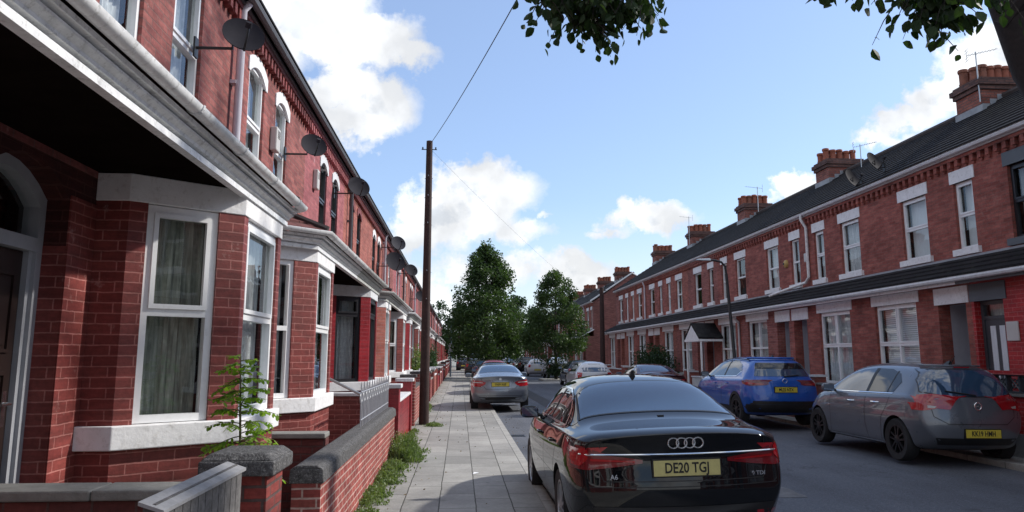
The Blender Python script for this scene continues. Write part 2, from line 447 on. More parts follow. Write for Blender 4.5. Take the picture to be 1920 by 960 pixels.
# ------------------------------------------------------------------ LEFT terrace
M['white_porch_shade'] = plain('white door frame with painted shade', (.36, .37, .40), .5, var=.15)  # white frame, its colour lowered to paint in the porch shade
XW = -2.66; WL_ = 4.425; B0_L = 8.5; PAIR = 8.85
def left_house(B, mir, lab, var):
    sgn = -1 if mir else 1
    f = lambda u, o, z: Vector((XW+o, B+sgn*u, z))
    fp = lambda u, o: f(u, o, 0)
    tdir = Vector((0, sgn, 0))
    det = var.get('det', 2)
    W = WL_
    root = thing('terraced_house', f(W/2, 0, 0), lab, 'house', 'red brick terraced houses on the left side')
    up = M[var.get('up', 'brick_weathered')]; low = M[var.get('low', 'brick_paint')]; pil = M[var.get('pil', var.get('low', 'brick_paint'))]
    wh = M[var.get('trim', 'white')]; fr = var.get('frame', 'upvc')
    # upper + ground walls
    hz0, hz1 = 3.85, var.get('hz1', 5.42)
    u1, u2 = 1.25, 2.65; hw1, hw2 = .38, .37
    mb = MB(f)
    panel(mb, 0, W, 3.0, 5.85, -.25, 0, [(u1-hw1, u1+hw1, hz0, hz1), (u2-hw2, u2+hw2, hz0, hz1)])
    mb.build('upper_wall', up, root)
    mb = MB(f)
    panel(mb, 2.80, W, .0, 3.0, -.25, 0, [(3.17, 4.16, .0, 2.98)])
    mb.box((0, -.25, 0), (.26, 0, 3.0))
    mb.box((.26, -.25, 2.9), (2.80, 0, 3.0))
    mb.build('ground_wall', M[var['back']] if var.get('back') else low, root)  # nearest house: porch wall takes the brick with shade painted in
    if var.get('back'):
        mb = MB(f); mb.box((2.803, .0, 0), (3.168, .012, 2.80)); mb.box((3.14, -.2, 0), (3.172, .0, 2.45)); mb.build('porch_pier', low, root)  # pier keeps the undarkened brick against the painted porch shade
    mb = MB(f)
    mb.box((0.003, -7.5, 0), (W-.003, -7.25, 5.85)); mb.box((.003, -7.25, 0), (.12, -.25, 5.85)); mb.box((W-.12, -7.25, 0), (W-.003, -.25, 5.85))
    mb.build('rear_wall', M['brick_plain_dark'], root)
    # bay
    P2 = (2.80, .24); P1 = (2.24, .91); Q1 = (.95, .91); Q2 = (.26, .22)
    mb = MB(f); mb.prism([(.26, 0), Q2, Q1, P1, P2, (2.80, 0)], 0, 1.07); mb.build('bay_base', low, root)
    s = .055
    mb = MB(f); mb.prism([(.26-s, 0), (.26-s, .22+s*.4), (.95-s*.4, .91+s), (2.24+s*.4, .91+s), (2.80+s, .24+s*.4), (2.80+s, 0)], 1.07, 1.235)
    mb.build('bay_sill', wh, root, bevel=.008 if det > 1 else 0)
    mb = MB(f); e = .012
    mb.prism([(.26-e, 0), (.26-e, .22), (.95, .91+e), (2.24, .91+e), (2.80+e, .24), (2.80+e, 0)], 2.84, 3.045); mb.build('bay_lintel', wh, root, bevel=.006 if det > 1 else 0)
    # pillars
    dS = Vector((P1[0]-P2[0], P1[1]-P2[1])).normalized(); nS = Vector((-dS.y, dS.x)); nS = nS if nS.y > 0 else -nS
    def sp(s_, d=0, Pn=P2, dd=dS, nn=nS): return (Pn[0]+dd.x*s_+nn.x*d, Pn[1]+dd.y*s_+nn.y*d)
    LS = (Vector(P1)-Vector(P2)).length; a0, a1 = .13, .67; th = .2; fe = .12
    dS2 = Vector((Q1[0]-Q2[0], Q1[1]-Q2[1])).normalized(); nS2 = Vector((-dS2.y, dS2.x))
    def sq(s_, d=0): return (Q2[0]+dS2.x*s_+nS2.x*d, Q2[1]+dS2.y*s_+nS2.y*d)
    pl = [([(2.80, 0), P2, sp(a0), sp(a0, -th), (2.58, 0)]), ([sp(a1), P1, (P1[0]-fe, P1[1]), (P1[0]-fe, P1[1]-th), sp(a1, -th)]),
          ([(Q1[0]+fe, Q1[1]), Q1, sq(a1), sq(a1, -th), (Q1[0]+fe, Q1[1]-th)]), ([sq(a0), Q2, (.26, 0), (.48, 0), sq(a0, -th)])]
    for q in pl:
        mb = MB(f); mb.prism(q, 1.235, 2.84); mb.build('bay_pillar', pil, root)
    if det > 0:
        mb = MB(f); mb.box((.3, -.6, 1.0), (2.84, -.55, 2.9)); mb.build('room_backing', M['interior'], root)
    ws = var.get('bayws', 'two'); cur = var.get('cur', 'net_green')
    c = sp(a0, -.06); p0 = fp(*c); p1 = fp(*sp(a1, -.06)); tn = (p1-p0); nn = fp(*sp(a0, 1))-fp(*sp(a0, 0))
    window(root, p0, tn, nn, tn.length, 1.24, 2.835, ws, fr, cur, detail=det)
    p0 = fp(P1[0]-fe, P1[1]-.06); p1 = fp(Q1[0]+fe, Q1[1]-.06)
    window(root, p0, p1-p0, (1, 0, 0), (p1-p0).length, 1.24, 2.835, ws, fr, var.get('cur2', 'net_white' if cur != 'none' else None), detail=det)
    p0 = fp(*sq(a1, -.06)); p1 = fp(*sq(a0, -.06)); nn = fp(*sq(a0, 1))-fp(*sq(a0, 0))
    window(root, p0, p1-p0, nn, (p1-p0).length, 1.24, 2.835, ws, fr, cur, detail=min(det, 1))
    # upper windows
    fru = var.get('frame_up', fr)
    for uc, hw in ((u1, hw1), (u2, hw2)):
        p0 = fp(uc-hw, -.07); p1 = fp(uc+hw, -.07)
        window(root, p0, p1-p0, (1, 0, 0), 2*hw, hz0, hz1, 'two', fru, var.get('curu', 'net_white'), detail=min(det, 1) if det < 2 else 2, fw=.05)
        mb = MB(f); mb.sheet(arch_poly(uc, 2*hw, hz1-.16, .13, .15 if var.get('arch') != 'none' else .05, ext=.08), -.1, .018 if var.get('arch') != 'none' else -.01); mb.build('arched_lintel', M['brick_dark' if var.get('arch') == 'none' else var.get('arch', 'white')], root)
        mb = MB(f); mb.box((uc-hw-.08, -.1, hz0-.13), (uc+hw+.08, .06, hz0)); mb.build('window_sill', wh, root)
    # door recess
    dm = M[var.get('door', 'door_brown')]; df = M[var.get('dframe', 'upvc')]
    o0 = -.20; a, b = 3.17, 4.16
    mb = MB(f)
    mb.box((a, o0-.06, .2), (a+.07, o0+.05, 2.82)); mb.box((b-.07, o0-.06, .2), (b, o0+.05, 2.82)); mb.box((a+.07, o0-.06, 2.40), (b-.07, o0+.05, 2.49))
    mb.box((a+.07, o0-.05, .2), (a+.11, o0+.025, 2.4)); mb.box((b-.11, o0-.05, .2), (b-.07, o0+.025, 2.4))
    n = 8; c_ = (a+b)/2; w_ = (b-a)
    arc = [(a+w_*i/n, 2.76+.20*(1-(2*i/n-1)**2)) for i in range(n+1)]; arc2 = [(a+.07+(w_-.14)*(1-i/n), 2.70+.19*(1-(1-2*i/n)**2)) for i in range(n+1)]
    mb.sheet(arc+arc2, o0-.06, o0+.052); mb.build('door_frame', df, root)
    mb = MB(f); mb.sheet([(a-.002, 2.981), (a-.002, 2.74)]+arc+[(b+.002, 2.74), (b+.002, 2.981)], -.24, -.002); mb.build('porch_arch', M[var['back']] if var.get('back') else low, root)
    mb = MB(f); mb.face([(a+.05, o0-.02, 2.45), (b-.05, o0-.02, 2.45), (b-.05, o0-.02, 2.95), (a+.05, o0-.02, 2.95)]); mb.build('fanlight', M['glass'], root)
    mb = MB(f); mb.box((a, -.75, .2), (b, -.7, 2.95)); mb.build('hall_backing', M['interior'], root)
    mb = MB(f); l0, l1 = a+.115, b-.115
    mb.box((l0, o0-.05, .22), (l1, o0-.01, 2.395)); wd = l1-l0
    pans = []
    for (px0, px1) in ((.1, .45), (.55, .9)):
        for (pz0, pz1) in ((.35, .95), (1.1, 1.62), (1.74, 2.25)):
            pans.append((l0+wd*px0, l0+wd*px1, pz0, pz1))
    door = mb.build('door', dm, root)
    if det > 0:
        for (x0, x1, z0, z1) in pans:
            mb = MB(f); q = .022; mb.box((x0, o0-.012, z0), (x0+q, o0+.004, z1)); mb.box((x1-q, o0-.012, z0), (x1, o0+.004, z1)); mb.box((x0+q, o0-.012, z0), (x1-q, o0+.004, z0+q)); mb.box((x0+q, o0-.012, z1-q), (x1-q, o0+.004, z1)); mb.box((x0+.05, o0-.012, z0+.05), (x1-.05, o0, z1-.05))
            mb.build('door_panel', dm, door)
        hx = l0+.07
        mb = MB(f); mb.box((hx-.02, o0-.012, 1.28), (hx+.02, o0+.006, 1.50)); mb.tube([(hx, o0, 1.42), (hx, o0+.045, 1.42), (hx+.11, o0+.05, 1.42)], .010); mb.build('handle', M['silver'], door)
        mb = MB(f); mb.box((l0+wd*.5-.035, o0-.012, 1.66), (l0+wd*.5+.035, o0+.025, 1.83)); mb.build('knocker', M['black'], door)
        mb = MB(f); mb.box((l0+wd*.5-.03, o0-.012, 2.01), (l0+wd*.5+.04, o0+.003, 2.06)); mb.build('number_plaque', M['brass'], door)
    mb = MB(f); mb.box((a, -.75, .0), (b, .25, .2)); mb.build('doorstep', M['stone_grey'], root)
    # canopy
    path = [(.16, -.0), (.16, .26), (.84, .94), (W, .94)]
    if mir: pass
    z = 2.985
    prof = [(-.06, z), (0, z), (0, z+.042), (-.03, z+.044), (-.03, z+.058), (.015, z+.062), (.02, z+.080), (.050, z+.102), (.055, z+.114), (.025, z+.117), (.025, z+.130), (.080, z+.134), (.085, z+.160), (-.06, z+.160)]
    mb = MB(f); mb.sweep(prof, path); mb.build('cornice', M[var.get('corn', 'cornice')], root, smooth=True, sharp=25)
    mb = MB(f); g = []
    for i in range(9):
        t = math.pi+math.pi*i/8; g.append((.128+.05*math.cos(t), z+.208+.05*math.sin(t)))
    g2 = [(x_*1.0+(-.006 if x_ > .128 else .006), zz+.004) for (x_, zz) in g[::-1]]
    mb.sweep(g+g2, path); mb.build('canopy_gutter', M[var.get('gut', 'cornice')], root, smooth=True, sharp=50)
    if det > 1:
        for uu in (1.1, 2.05, 3.0, 3.95):
            mb = MB(f); ring = [(.94+.128+.056*math.cos(math.pi+math.pi*i/8), z+.208+.056*math.sin(math.pi+math.pi*i/8)) for i in range(9)]
            for i in range(8):
                a_, b_ = ring[i], ring[i+1]
                mb.hexa([(uu, a_[0], a_[1]), (uu+.03, a_[0], a_[1]), (uu+.03, b_[0], b_[1]), (uu, b_[0], b_[1]), (uu, a_[0], a_[1]+.004), (uu+.03, a_[0], a_[1]+.004), (uu+.03, b_[0], b_[1]+.004), (uu, b_[0], b_[1]+.004)])
            mb.build('gutter_bracket', M['white2'], root)
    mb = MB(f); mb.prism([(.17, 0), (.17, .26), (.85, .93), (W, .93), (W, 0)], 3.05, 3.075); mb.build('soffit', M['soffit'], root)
    mb = MB(f); nr = 4; go = 1.045; zg = 3.205
    rows(mb, (.88, go, zg), (W, go, zg), (1.0, 0.01, 3.62), (W, 0.01, 3.62), nr)
    rows(mb, (.06, .30, zg), (.88, go, zg), (1.0, .01, 3.62), (1.001, .01, 3.62), nr)
    rows(mb, (.06, 0.01, zg), (.06, .30, zg), (.999, .01, 3.62), (1.0, .01, 3.62), nr)
    mb.build('canopy_roof', M[var.get('croof', 'tile_red')], root)
    if det > 0:
        mb = MB(f); mb.tube([(.06, .30, zg+.04), (1.0, .02, 3.66)], .035, 6); mb.tube([(.88, go, zg+.04), (1.0, .02, 3.66)], .035, 6); mb.build('hip_tile', M['ridge'], root)
    # eaves
    mb = MB(f); nd = int(W/.17)
    mb.box((0, 0, 5.70), (W, .10, 5.76))
    if det > 0:
        for i in range(nd):
            x = (i+.25)*W/nd; mb.box((x, 0.002, 5.56), (x+.085, .085, 5.70))
    mb.build('corbel_course', up if var.get('up') in ('brick_pink',) else M['brick_dark'], root)
    mb = MB(f); mb.box((0, -.02, 5.76), (W, .13, 5.80)); mb.tube([(0, .20, 5.84), (W, .20, 5.84)], .055, 8); mb.build('eaves_gutter', M[var.get('eg', 'pipe_grey')], root)
    mb = MB(f); rows(mb, (0, .26, 5.88), (W, .26, 5.88), (0, -3.6, 8.3), (W, -3.6, 8.3), 12 if det else 3); mb.face([(0, -3.6, 8.3), (W, -3.6, 8.3), (W, -7.6, 5.86), (0, -7.6, 5.86)]); mb.build('roof', M['tile_dark'], root)
    if not mir:
        mb = MB(f); mb.box((-.4, -4.2, 7.0), (.4, -3.0, 8.7)); mb.box((-.45, -4.25, 8.7), (.45, -2.95, 8.85)); ch = mb.build('chimney', M['brick_chim'], root)
        for i in range(4):
            mb = MB(f); mb.lathe([(.11, 0), (.12, .3), (.14, .32), (.14, .4)], (0, -4.0+i*.27, 8.85), n=10); mb.build('chimney_pot', M['pot'], ch, smooth=True)
    if var.get('pipe'):
        mb = MB(f); px = var.get('px', .06); mb.tube([(px, .09, 3.62), (px, .09, 5.70), (px, .16, 5.80)], .045, 10)
        for zz in (3.9, 4.8, 5.5): mb.box((px-.06, 0, zz), (px+.06, .07, zz+.04))
        mb.build('downpipe', M[var['pipe']], root, smooth=True)
    if var.get('column'):    # pale render column beside the bay
        mb = MB(f); mb.box((-.02, 0, 1.0), (.22, .62, 3.02)); mb.build('party_column', M['white2'], root)
    return root, f

LV = {   # unit index (pair), mirrored
 (-1, 0): dict(det=1), (0, 1): dict(up='brick_weathered', low='brick_paint', back='brick_porch_shade', dframe='white_porch_shade', hz1=5.53, arch='none', cur='net_green', cur2='net_white', trim='white', door='door_brown', pipe=None, corn='cornice'),
 (1, 0): dict(up='brick_weathered', low='brick_paint', pil='brick_paint', cur='net_grey', cur2='net_grey', trim='white', pipe='pipe', corn='cornice', px=.16, croof='tile_red'),
 (1, 1): dict(up='brick_pink', low='brick_crimson', cur='net_grey', frame='black_frame', bayws='transom', frame_up='black_frame', trim='white2', corn='cornice_dirty', gut='cornice_dirty', pipe=None, arch='white2', door='door_red'),
 (2, 0): dict(up='brick_orange', low='brick_orange', frame_up='black_frame', arch='brick_dark', corn='cornice_dirty', gut='cornice_dirty', pipe='pipe_grey', px=.55, det=2),
 (2, 1): dict(up='brick_orange', low='brick_dark', det=2, corn='cornice', frame_up='black_frame', pipe='pipe', px=.05),
}
UP = ['brick_weathered', 'brick_pink', 'brick_orange', 'brick_weathered', 'brick_pink', 'brick_weathered']
LOW = ['brick_paint', 'brick_crimson', 'brick_dark', 'brick_orange']
LABL = {
 (0, 1): 'nearest brick house with brown panelled door and white bay sill at the left edge',
 (1, 0): 'left-hand house with pale downpipe and white arched lintels, behind the leafy sapling',
 (1, 1): 'pink painted terraced house on the left with crimson bay pillars and black window frames',
 (0, 0): 'terraced house cut by the far left edge, sharing the near canopy',
}
HOUSES = {}
for k in range(-3, 13):
    for mir in (0, 1):
        B = B0_L+PAIR*(k-1)+(PAIR if mir else 0)
        if k == -3 and not mir: continue
        key = (k, mir)
        idx = 2*(k)+mir-1
        rnd = random.Random(k*7+mir)
        d = B
        var = LV.get(key) or dict(up=UP[(2*k+mir) % 6], low=LOW[(k*3+mir) % 4], cur=rnd.choice(['net_white', 'net_grey', 'net_green']), trim=rnd.choice(['white', 'white2']),
                   corn=rnd.choice(['cornice', 'cornice_dirty']), croof=rnd.choice(['tile_red', 'tile_brown', 'tile_dark']), frame=rnd.choice(['upvc', 'upvc', 'black_frame']),
                   door=rnd.choice(['door_white', 'door_blue', 'door_red', 'door_brown']), det=1 if d < 45 else 0, pipe=('pipe' if rnd.random() < .5 else 'pipe_grey') if not mir else None, arch=rnd.choice(['white', 'brick_dark', 'white2']))
        if k == 0: var = dict(var); var.setdefault('det', 2)
        if k < 0: var['det'] = 0
        colr = {'brick_weathered': 'weathered red', 'brick_pink': 'pink painted', 'brick_orange': 'orange red'}[var.get('up', 'brick_weathered')]
        lab = LABL.get(key) or ('red brick house behind the camera on the left side, %s back' % ORD[-idx-1 if -idx-1 >= 0 else 0]) if k < 0 else LABL.get(key) or '%s brick house, %s in the left-hand row from the brown door' % (colr, ORD[max(0, idx)])
        HOUSES[key] = left_house(B, mir, lab, var)

# ------------------------------------------------------------------ RIGHT terrace
XU = 10.2; XL = 9.6; WR = 4.0; DB = 13.9
def right_house(Bd, dirn, lab, var):
    # Bd: door-side party wall Y; dirn +1 house extends to larger Y
    fu = lambda u, o, z: Vector((XU-o, Bd+dirn*u, z))
    root = thing('terraced_house', fu(WR/2, .3, 0), lab, 'house', 'red brick terraced houses on the right side')
    det = var.get('det', 1); up = M[var.get('up', 'brick_right')]; low = M[var.get('low', 'brick_right')]
    wh = M[var.get('trim', 'white')]; fr = var.get('frame', 'upvc'); W = WR
    T = .6                                     # ground floor stands proud
    un, uw = .80, 2.55; hn, hwd = .30, .49; z0, z1 = 3.86, 5.24
    mb = MB(fu); panel(mb, 0, W, 3.2, 5.85, -.25, 0, [(un-hn, un+hn, z0, z1), (uw-hwd, uw+hwd, z0, z1)]); mb.build('upper_wall', up, root)
    dh, dw = var.get('dh', .43), var.get('dw', .60); lw0, lw1 = 1.78, 3.42; wz0, wz1 = 1.02, 2.84
    mb = MB(fu); panel(mb, 0, W, 0, 3.2, T-.25, T, [(dw-dh, dw+dh, 0.0, 2.72), (lw0, lw1, wz0, wz1)]); mb.build('ground_wall', low, root)
    mb = MB(fu); mb.box((.003, -6.9, 0), (W-.003, -6.7, 5.85)); mb.box((.003, -6.7, 0), (.12, -.25, 5.85)); mb.box((W-.12, -6.7, 0), (W-.003, -.25, 5.85)); mb.build('rear_wall', M['brick_plain_dark'], root)
    for uc, hw in ((un, hn), (uw, hwd)):
        p0 = fu(uc-hw, -.10, 0); p1 = fu(uc+hw, -.10, 0)
        window(root, p0, p1-p0, (-1, 0, 0), 2*hw, z0, z1, 'two', var.get('frame_up', fr), var.get('curu', 'net_white'), fw=.055, detail=det)
        mb = MB(fu); mb.box((uc-hw-.09, -.09, z1), (uc+hw+.09, .016, z1+.26)); mb.build('lintel', M[var.get('lint', 'white')], root)
        mb = MB(fu); mb.box((uc-hw-.10, -.09, z0-.13), (uc+hw+.10, .07, z0)); mb.build('window_sill', wh, root)
    p0 = fu(lw0, T-.10, 0); p1 = fu(lw1, T-.10, 0)
    window(root, p0, p1-p0, (-1, 0, 0), lw1-lw0, wz0, wz1, 'four', fr, var.get('cur', 'blind'), fw=.06, detail=det)
    mb = MB(fu); mb.box((lw0-.12, T-.09, wz1), (lw1+.12, T+.014, wz1+.235)); mb.build('lintel', M[var.get('lint', 'white')], root)
    mb = MB(fu); mb.box((lw0-.1, T-.09, wz0-.13), (lw1+.1, T+.06, wz0)); mb.build('window_sill', wh, root)
    mb = MB(fu); mb.box((dw-dh-.1, T-.09, 2.72), (dw+dh+.1, T+.016, 3.045)); mb.build('lintel', M[var.get('lint', 'white')], root)
    # door
    rec = .9 if var.get('porch', True) else .12
    a, b = dw-dh, dw+dh; o0 = T-rec
    if var.get('porch', True):
        mb = MB(fu); mb.box((a-.06, o0, 0.0), (a, T-.25, 2.72)); mb.box((b, o0, 0), (b+.06, T-.25, 2.72)); mb.box((a-.06, o0, 2.72), (b+.06, T-.25, 2.78)); mb.build('porch_wall', M['porch_white'], root)
    mb = MB(fu); mb.box((a, o0-.08, .2), (a+.07, o0, 2.72)); mb.box((b-.07, o0-.08, .2), (b, o0, 2.72)); mb.box((a+.07, o0-.08, 2.65), (b-.07, o0, 2.72)); mb.box((a+.07, o0-.08, 2.38), (b-.07, o0, 2.44)); mb.build('door_frame', M[var.get('dframe', 'upvc')], root)
    mb = MB(fu); mb.box((a+.07, o0-.06, .22), (b-.07, o0-.02, 2.38)); door = mb.build('door', M[var.get('door', 'door_white')], root)
    if det > 0:
        for (q0, q1) in ((.2, .42), (.58, .8)):
            mb = MB(fu); ww = b-a-.14; mb.box((a+.07+ww*q0, o0-.03, 1.05), (a+.07+ww*q1, o0-.012, 2.26)); mb.build('door_glass', M['blind_v'], door)
        mb = MB(fu); mb.box((a+.07+ww*.36, o0-.03, .84), (a+.07+ww*.64, o0-.008, .90)); mb.build('letterbox', M['silver'], door)
        mb = MB(fu); mb.tube([(a+.11, o0-.02, 1.15), (a+.11, o0+.04, 1.15), (a+.11, o0+.04, 1.5), (a+.11, o0-.02, 1.5)], .012); mb.build('handle', M['silver'], door)
    mb = MB(fu); mb.face([(a+.07, o0-.03, 2.44), (b-.07, o0-.03, 2.44), (b-.07, o0-.03, 2.65), (a+.07, o0-.03, 2.65)]); tp = mb.build('transom_pane', M['glass'], root)
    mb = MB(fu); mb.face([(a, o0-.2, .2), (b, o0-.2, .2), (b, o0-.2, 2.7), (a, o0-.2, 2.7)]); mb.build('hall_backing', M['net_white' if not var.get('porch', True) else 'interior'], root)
    mb = MB(fu); mb.box((a, o0-.1, 0), (b, T+.3, .2)); mb.build('doorstep', M['stone_grey'], root)
    # canopy
    e0, e1 = var.get('e0', 0), W+var.get('e1', 0)
    mb = MB(fu); mb.box((0, T, 3.085), (W, T+.26, 3.11)); mb.build('soffit', wh, root)
    mb = MB(fu); mb.sheet([(0, 3.05), (W, 3.05), (W, 3.16), (0, 3.16)], T+.26, T+.29); mb.build('fascia', wh, root)
    mb = MB(fu); mb.tube([(0, T+.35, 3.15), (W, T+.35, 3.15)], .055, 8); mb.build('canopy_gutter', M[var.get('gut', 'white2')], root, smooth=True)
    mb = MB(fu); rows(mb, (0, T+.40, 3.20), (W, T+.40, 3.20), (0, .01, 3.68), (W, .01, 3.68), 4, .03); mb.build('canopy_roof', M['tile_dark'], root)
    mb = MB(fu); mb.box((0, .002, 3.66), (W, .05, 3.71)); mb.build('flashing', M['lead'], root)
    # eaves
    mb = MB(fu); mb.box((0, 0, 5.69), (W, .09, 5.76))
    nd = int(W/.235)
    for i in range(nd):
        x = (i+.28)*W/nd
        mb.box((x, .002, 5.56), (x+.10, .08, 5.69)); mb.box((x+.02, .002, 5.51), (x+.08, .045, 5.56))
    mb.build('corbel_course', up if var.get('corb') is None else M[var['corb']], root)
    mb = MB(fu); mb.box((0, .0, 5.76), (W, .13, 5.80)); mb.tube([(0, .17, 5.84), (W, .17, 5.84)], .06, 8); mb.build('eaves_gutter', M[var.get('eg', 'white2')], root, smooth=True)
    mb = MB(fu); rows(mb, (0, .24, 5.88), (W, .24, 5.88), (0, -3.2, 8.06), (W, -3.2, 8.06), 14 if det else 10, .03); mb.face([(0, -3.2, 8.06), (W, -3.2, 8.06), (W, -6.9, 5.86), (0, -6.9, 5.86)]); mb.build('roof', M['tile_dark'], root)
    mb = MB(fu); mb.tube([(0, -3.2, 8.08), (W, -3.2, 8.08)], .09, 8); mb.build('ridge_tiles', M['ridge'], root)
    if var.get('pipe'):
        mb = MB(fu); px = W-.05
        mb.tube([(px, .20, 5.78), (px, .20, 5.70), (px, .07, 5.48), (px, .07, 3.95), (px-.25, .12, 3.66), (px-.95, .5, 3.34)] if var['pipe'] == 'white2' else [(px, .18, 5.78), (px, .07, 5.5), (px, .07, 3.66)], .042, 8); mb.build('downpipe', M[var['pipe']], root, smooth=True)
    if var.get('lowpipe'):
        mb = MB(fu); mb.tube([(W-.12, T+.33, 3.1), (W-.12, T+.05, 2.85), (W-.12, T+.05, .1)], .04, 8); mb.build('lower_downpipe', M[var['lowpipe']], root, smooth=True)
    if var.get('chim'):
        c0 = W
        mb = MB(fu); mb.box((c0-.48, -3.85, 6.4), (c0+.48, -2.6, 8.24)); ch = mb.build('chimney', M['brick_chim'], root)
        mb = MB(fu); mb.box((c0-.53, -3.90, 8.24), (c0+.53, -2.55, 8.35)); mb.box((c0-.58, -3.95, 8.35), (c0+.58, -2.50, 8.48)); mb.box((c0-.52, -3.89, 8.48), (c0+.52, -2.56, 8.55)); mb.build('stack_cap', M['brick_soot'], ch)
        mb = MB(fu)
        for i in range(3):
            o = -2.61-i*.20; zz = 7.70+(-2.6-o)*.634
            mb.box((c0-.50, o-.18, zz-.05), (c0-.478, o, zz+.16)); mb.box((c0+.478, o-.18, zz-.05), (c0+.50, o, zz+.16))
        mb.box((c0-.52, -2.605, 7.60), (c0+.52, -2.57, 7.84)); mb.build('flashing', M['lead'], ch)
        rr = random.Random(int(Bd*10)); n = var.get('npots', 5)
        for rowu in ((-.21, .21)):
            for i in range(n):
                o = -2.68-i*(.98/(n-1)); h = rr.uniform(.34, .46); r = rr.uniform(.10, .125)
                mb = MB(fu); mb.lathe([(r*.98, 0), (r*1.05, .05), (r*.9, .08), (r*.92, h-.1), (r*1.12, h-.08), (r*1.12, h-.02), (r, h), (r*.8, h), (r*.8, h-.15)], (c0+rowu, o, 8.55), n=12); mb.build('chimney_pot', M[rr.choice(['pot', 'pot', 'pot2'])], ch, smooth=True)
    return root, fu
UPR = ['brick_right', 'brick_right2', 'brick_right3', 'brick_right', 'brick_right3', 'brick_right2']
HR = {}
RN = []
bi = 0
Y = DB
for j in range(-7, 9):
    # house j spans DB+j*WR .. DB+(j+1)*WR ; door side alternates
    y0 = DB+j*WR; y1 = y0+WR
    if j % 2 == 0: Bd, dr = y0, 1
    else: Bd, dr = y1, -1
    rnd = random.Random(j+50)
    var = dict(up=UPR[(j+6) % 6], low=UPR[(j+6) % 6], det=2 if j < 2 else 1 if j < 5 else 1, cur=rnd.choice(['blind', 'net_white', 'net_grey', 'blind_v']), curu=rnd.choice(['net_white', 'blind_v', 'net_grey', 'none_']), chim=(j % 2 == 0), pipe=None)
    if var['curu'] == 'none_': var['curu'] = None
    lab = '%s brick house in the right-hand row after the bright red front' % ORD[max(j+1, 0)]
    if j == -1: var.update(dw=.46, dh=.39, up='brick_right', low='brick_red_r', lint='grey_stone', trim='grey_stone', frame='black_frame', frame_up='black_frame', porch=False, door='greypaint', dframe='greypaint', chim=False, eg='white2', cur='blind'); lab = 'bright red painted house front with dark grey door at the right edge'
    if j == -2: var.update(low='brick_red_r'); lab = 'red brick house beyond the right edge, next to the bright red front'
    if j == 0: var.update(up='brick_right', low='brick_right', cur='blind', curu='blind_v', chim=True, npots=6); lab = 'red brick house with open pale porch directly left of the bright red front'
    if j == 1: var.update(up='brick_right', low='brick_right', cur='net_white', curu='net_white', pipe=None); lab = 'red brick house right of the cream zigzag downpipe, behind the silver hatchback'
    if j == 2: var.update(up='brick_right', pipe=None)
    if j == 3: var.update(lowpipe='white2')
    if j == 2: pass
    if j in (6,): var.update(pipe='pipe')
    if j < -2: var.update(det=0, low='brick_right2'); lab = 'red brick house behind the camera on the right side, %s back' % ORD[-j-3]
    HR[j] = right_house(Bd, dr, lab, var)
# zigzag downpipe between houses 1 and 2 as part of house 1
fz = lambda u, o, z: Vector((XU-o, DB+2*WR-.15+u, z))
mb = MB(fz); mb.tube([(0, .20, 5.80), (0, .20, 5.68), (0, .06, 5.45), (0, .06, 3.98), (.15, .09, 3.84), (1.9, .48, 3.58)], .042, 8)
mb.build('downpipe', M['cornice'], HR[1][0], smooth=True)
# gable end of the block
fg = lambda u, o, z: Vector((XU-o, DB+9*WR+u, z))
mb = MB(fg); v = [(0, -6.9, 0), (0, .0, 0), (0, .0, 5.8), (0, -3.05, 7.95), (0, -6.9, 5.8)]
mb.prism([(0.0, -6.9), (.2, -6.9), (.2, .6), (0.0, .6)], 0, 3.0)
w1 = [mb.V((x, o, z)) for x in (0.002, .2) for (o, z) in ((-6.9, 3.0), (0, 3.0), (0, 5.8), (-3.2, 8.0), (-6.9, 5.8))]
mb.bm.faces.new(w1[:5][::-1]); mb.bm.faces.new(w1[5:])
for i in range(5): mb.bm.faces.new([w1[i], w1[(i+1) % 5], w1[5+(i+1) % 5], w1[5+i]])
mb.build('gable_wall', M['brick_gable'], HR[8][0])

# second block beyond the side street
Y2 = 58.8
for j in range(0, 14):
    y0 = Y2+j*WR; y1 = y0+WR
    Bd, dr = (y0, 1) if j % 2 == 0 else (y1, -1)
    rnd = random.Random(j+90)
    var = dict(up=UPR[(j*2+1) % 6], low=UPR[(j*2+1) % 6], det=0, cur=rnd.choice(['blind_v', 'net_white', 'net_grey']), chim=(j % 2 == 0 and j < 9), npots=5, pipe='pipe' if j % 3 == 1 else None)
    lab = ('corner terraced house with bare brick gable facing the side street on the right' if j == 0 else '%s terraced house of the far right-hand block beyond the brick gable' % ORD[j])
    r, fr_ = right_house(Bd, dr, lab, var)
    if j == 0:
        fg = lambda u, o, z: Vector((XU-o, Y2-u, z))
        mb = MB(fg)
        w1 = [mb.V((x, o, z)) for x in (0.0, .2) for (o, z) in ((-6.9, 0), (.6, 0), (.6, 3.2), (0, 3.2), (0, 5.8), (-3.05, 7.95), (-6.9, 5.8))]
        mb.bm.faces.new(w1[:7][::-1]); mb.bm.faces.new(w1[7:])
        for i in range(7): mb.bm.faces.new([w1[i], w1[(i+1) % 7], w1[7+(i+1) % 7], w1[7+i]])
        mb.build('gable_wall', M['brick_gable'], r)
        mb = MB(fg); mb.tube([(.25, .25, 5.86), (.25, -3.05, 8.05), (.25, -6.9, 5.9)], .07, 6); mb.build('bargeboard', M['white2'], r)
        mb = MB(fg); mb.tube([(.25, 1.0, 3.18), (.25, .0, 3.70)], .05, 6); mb.build('canopy_bargeboard', M['white2'], r)
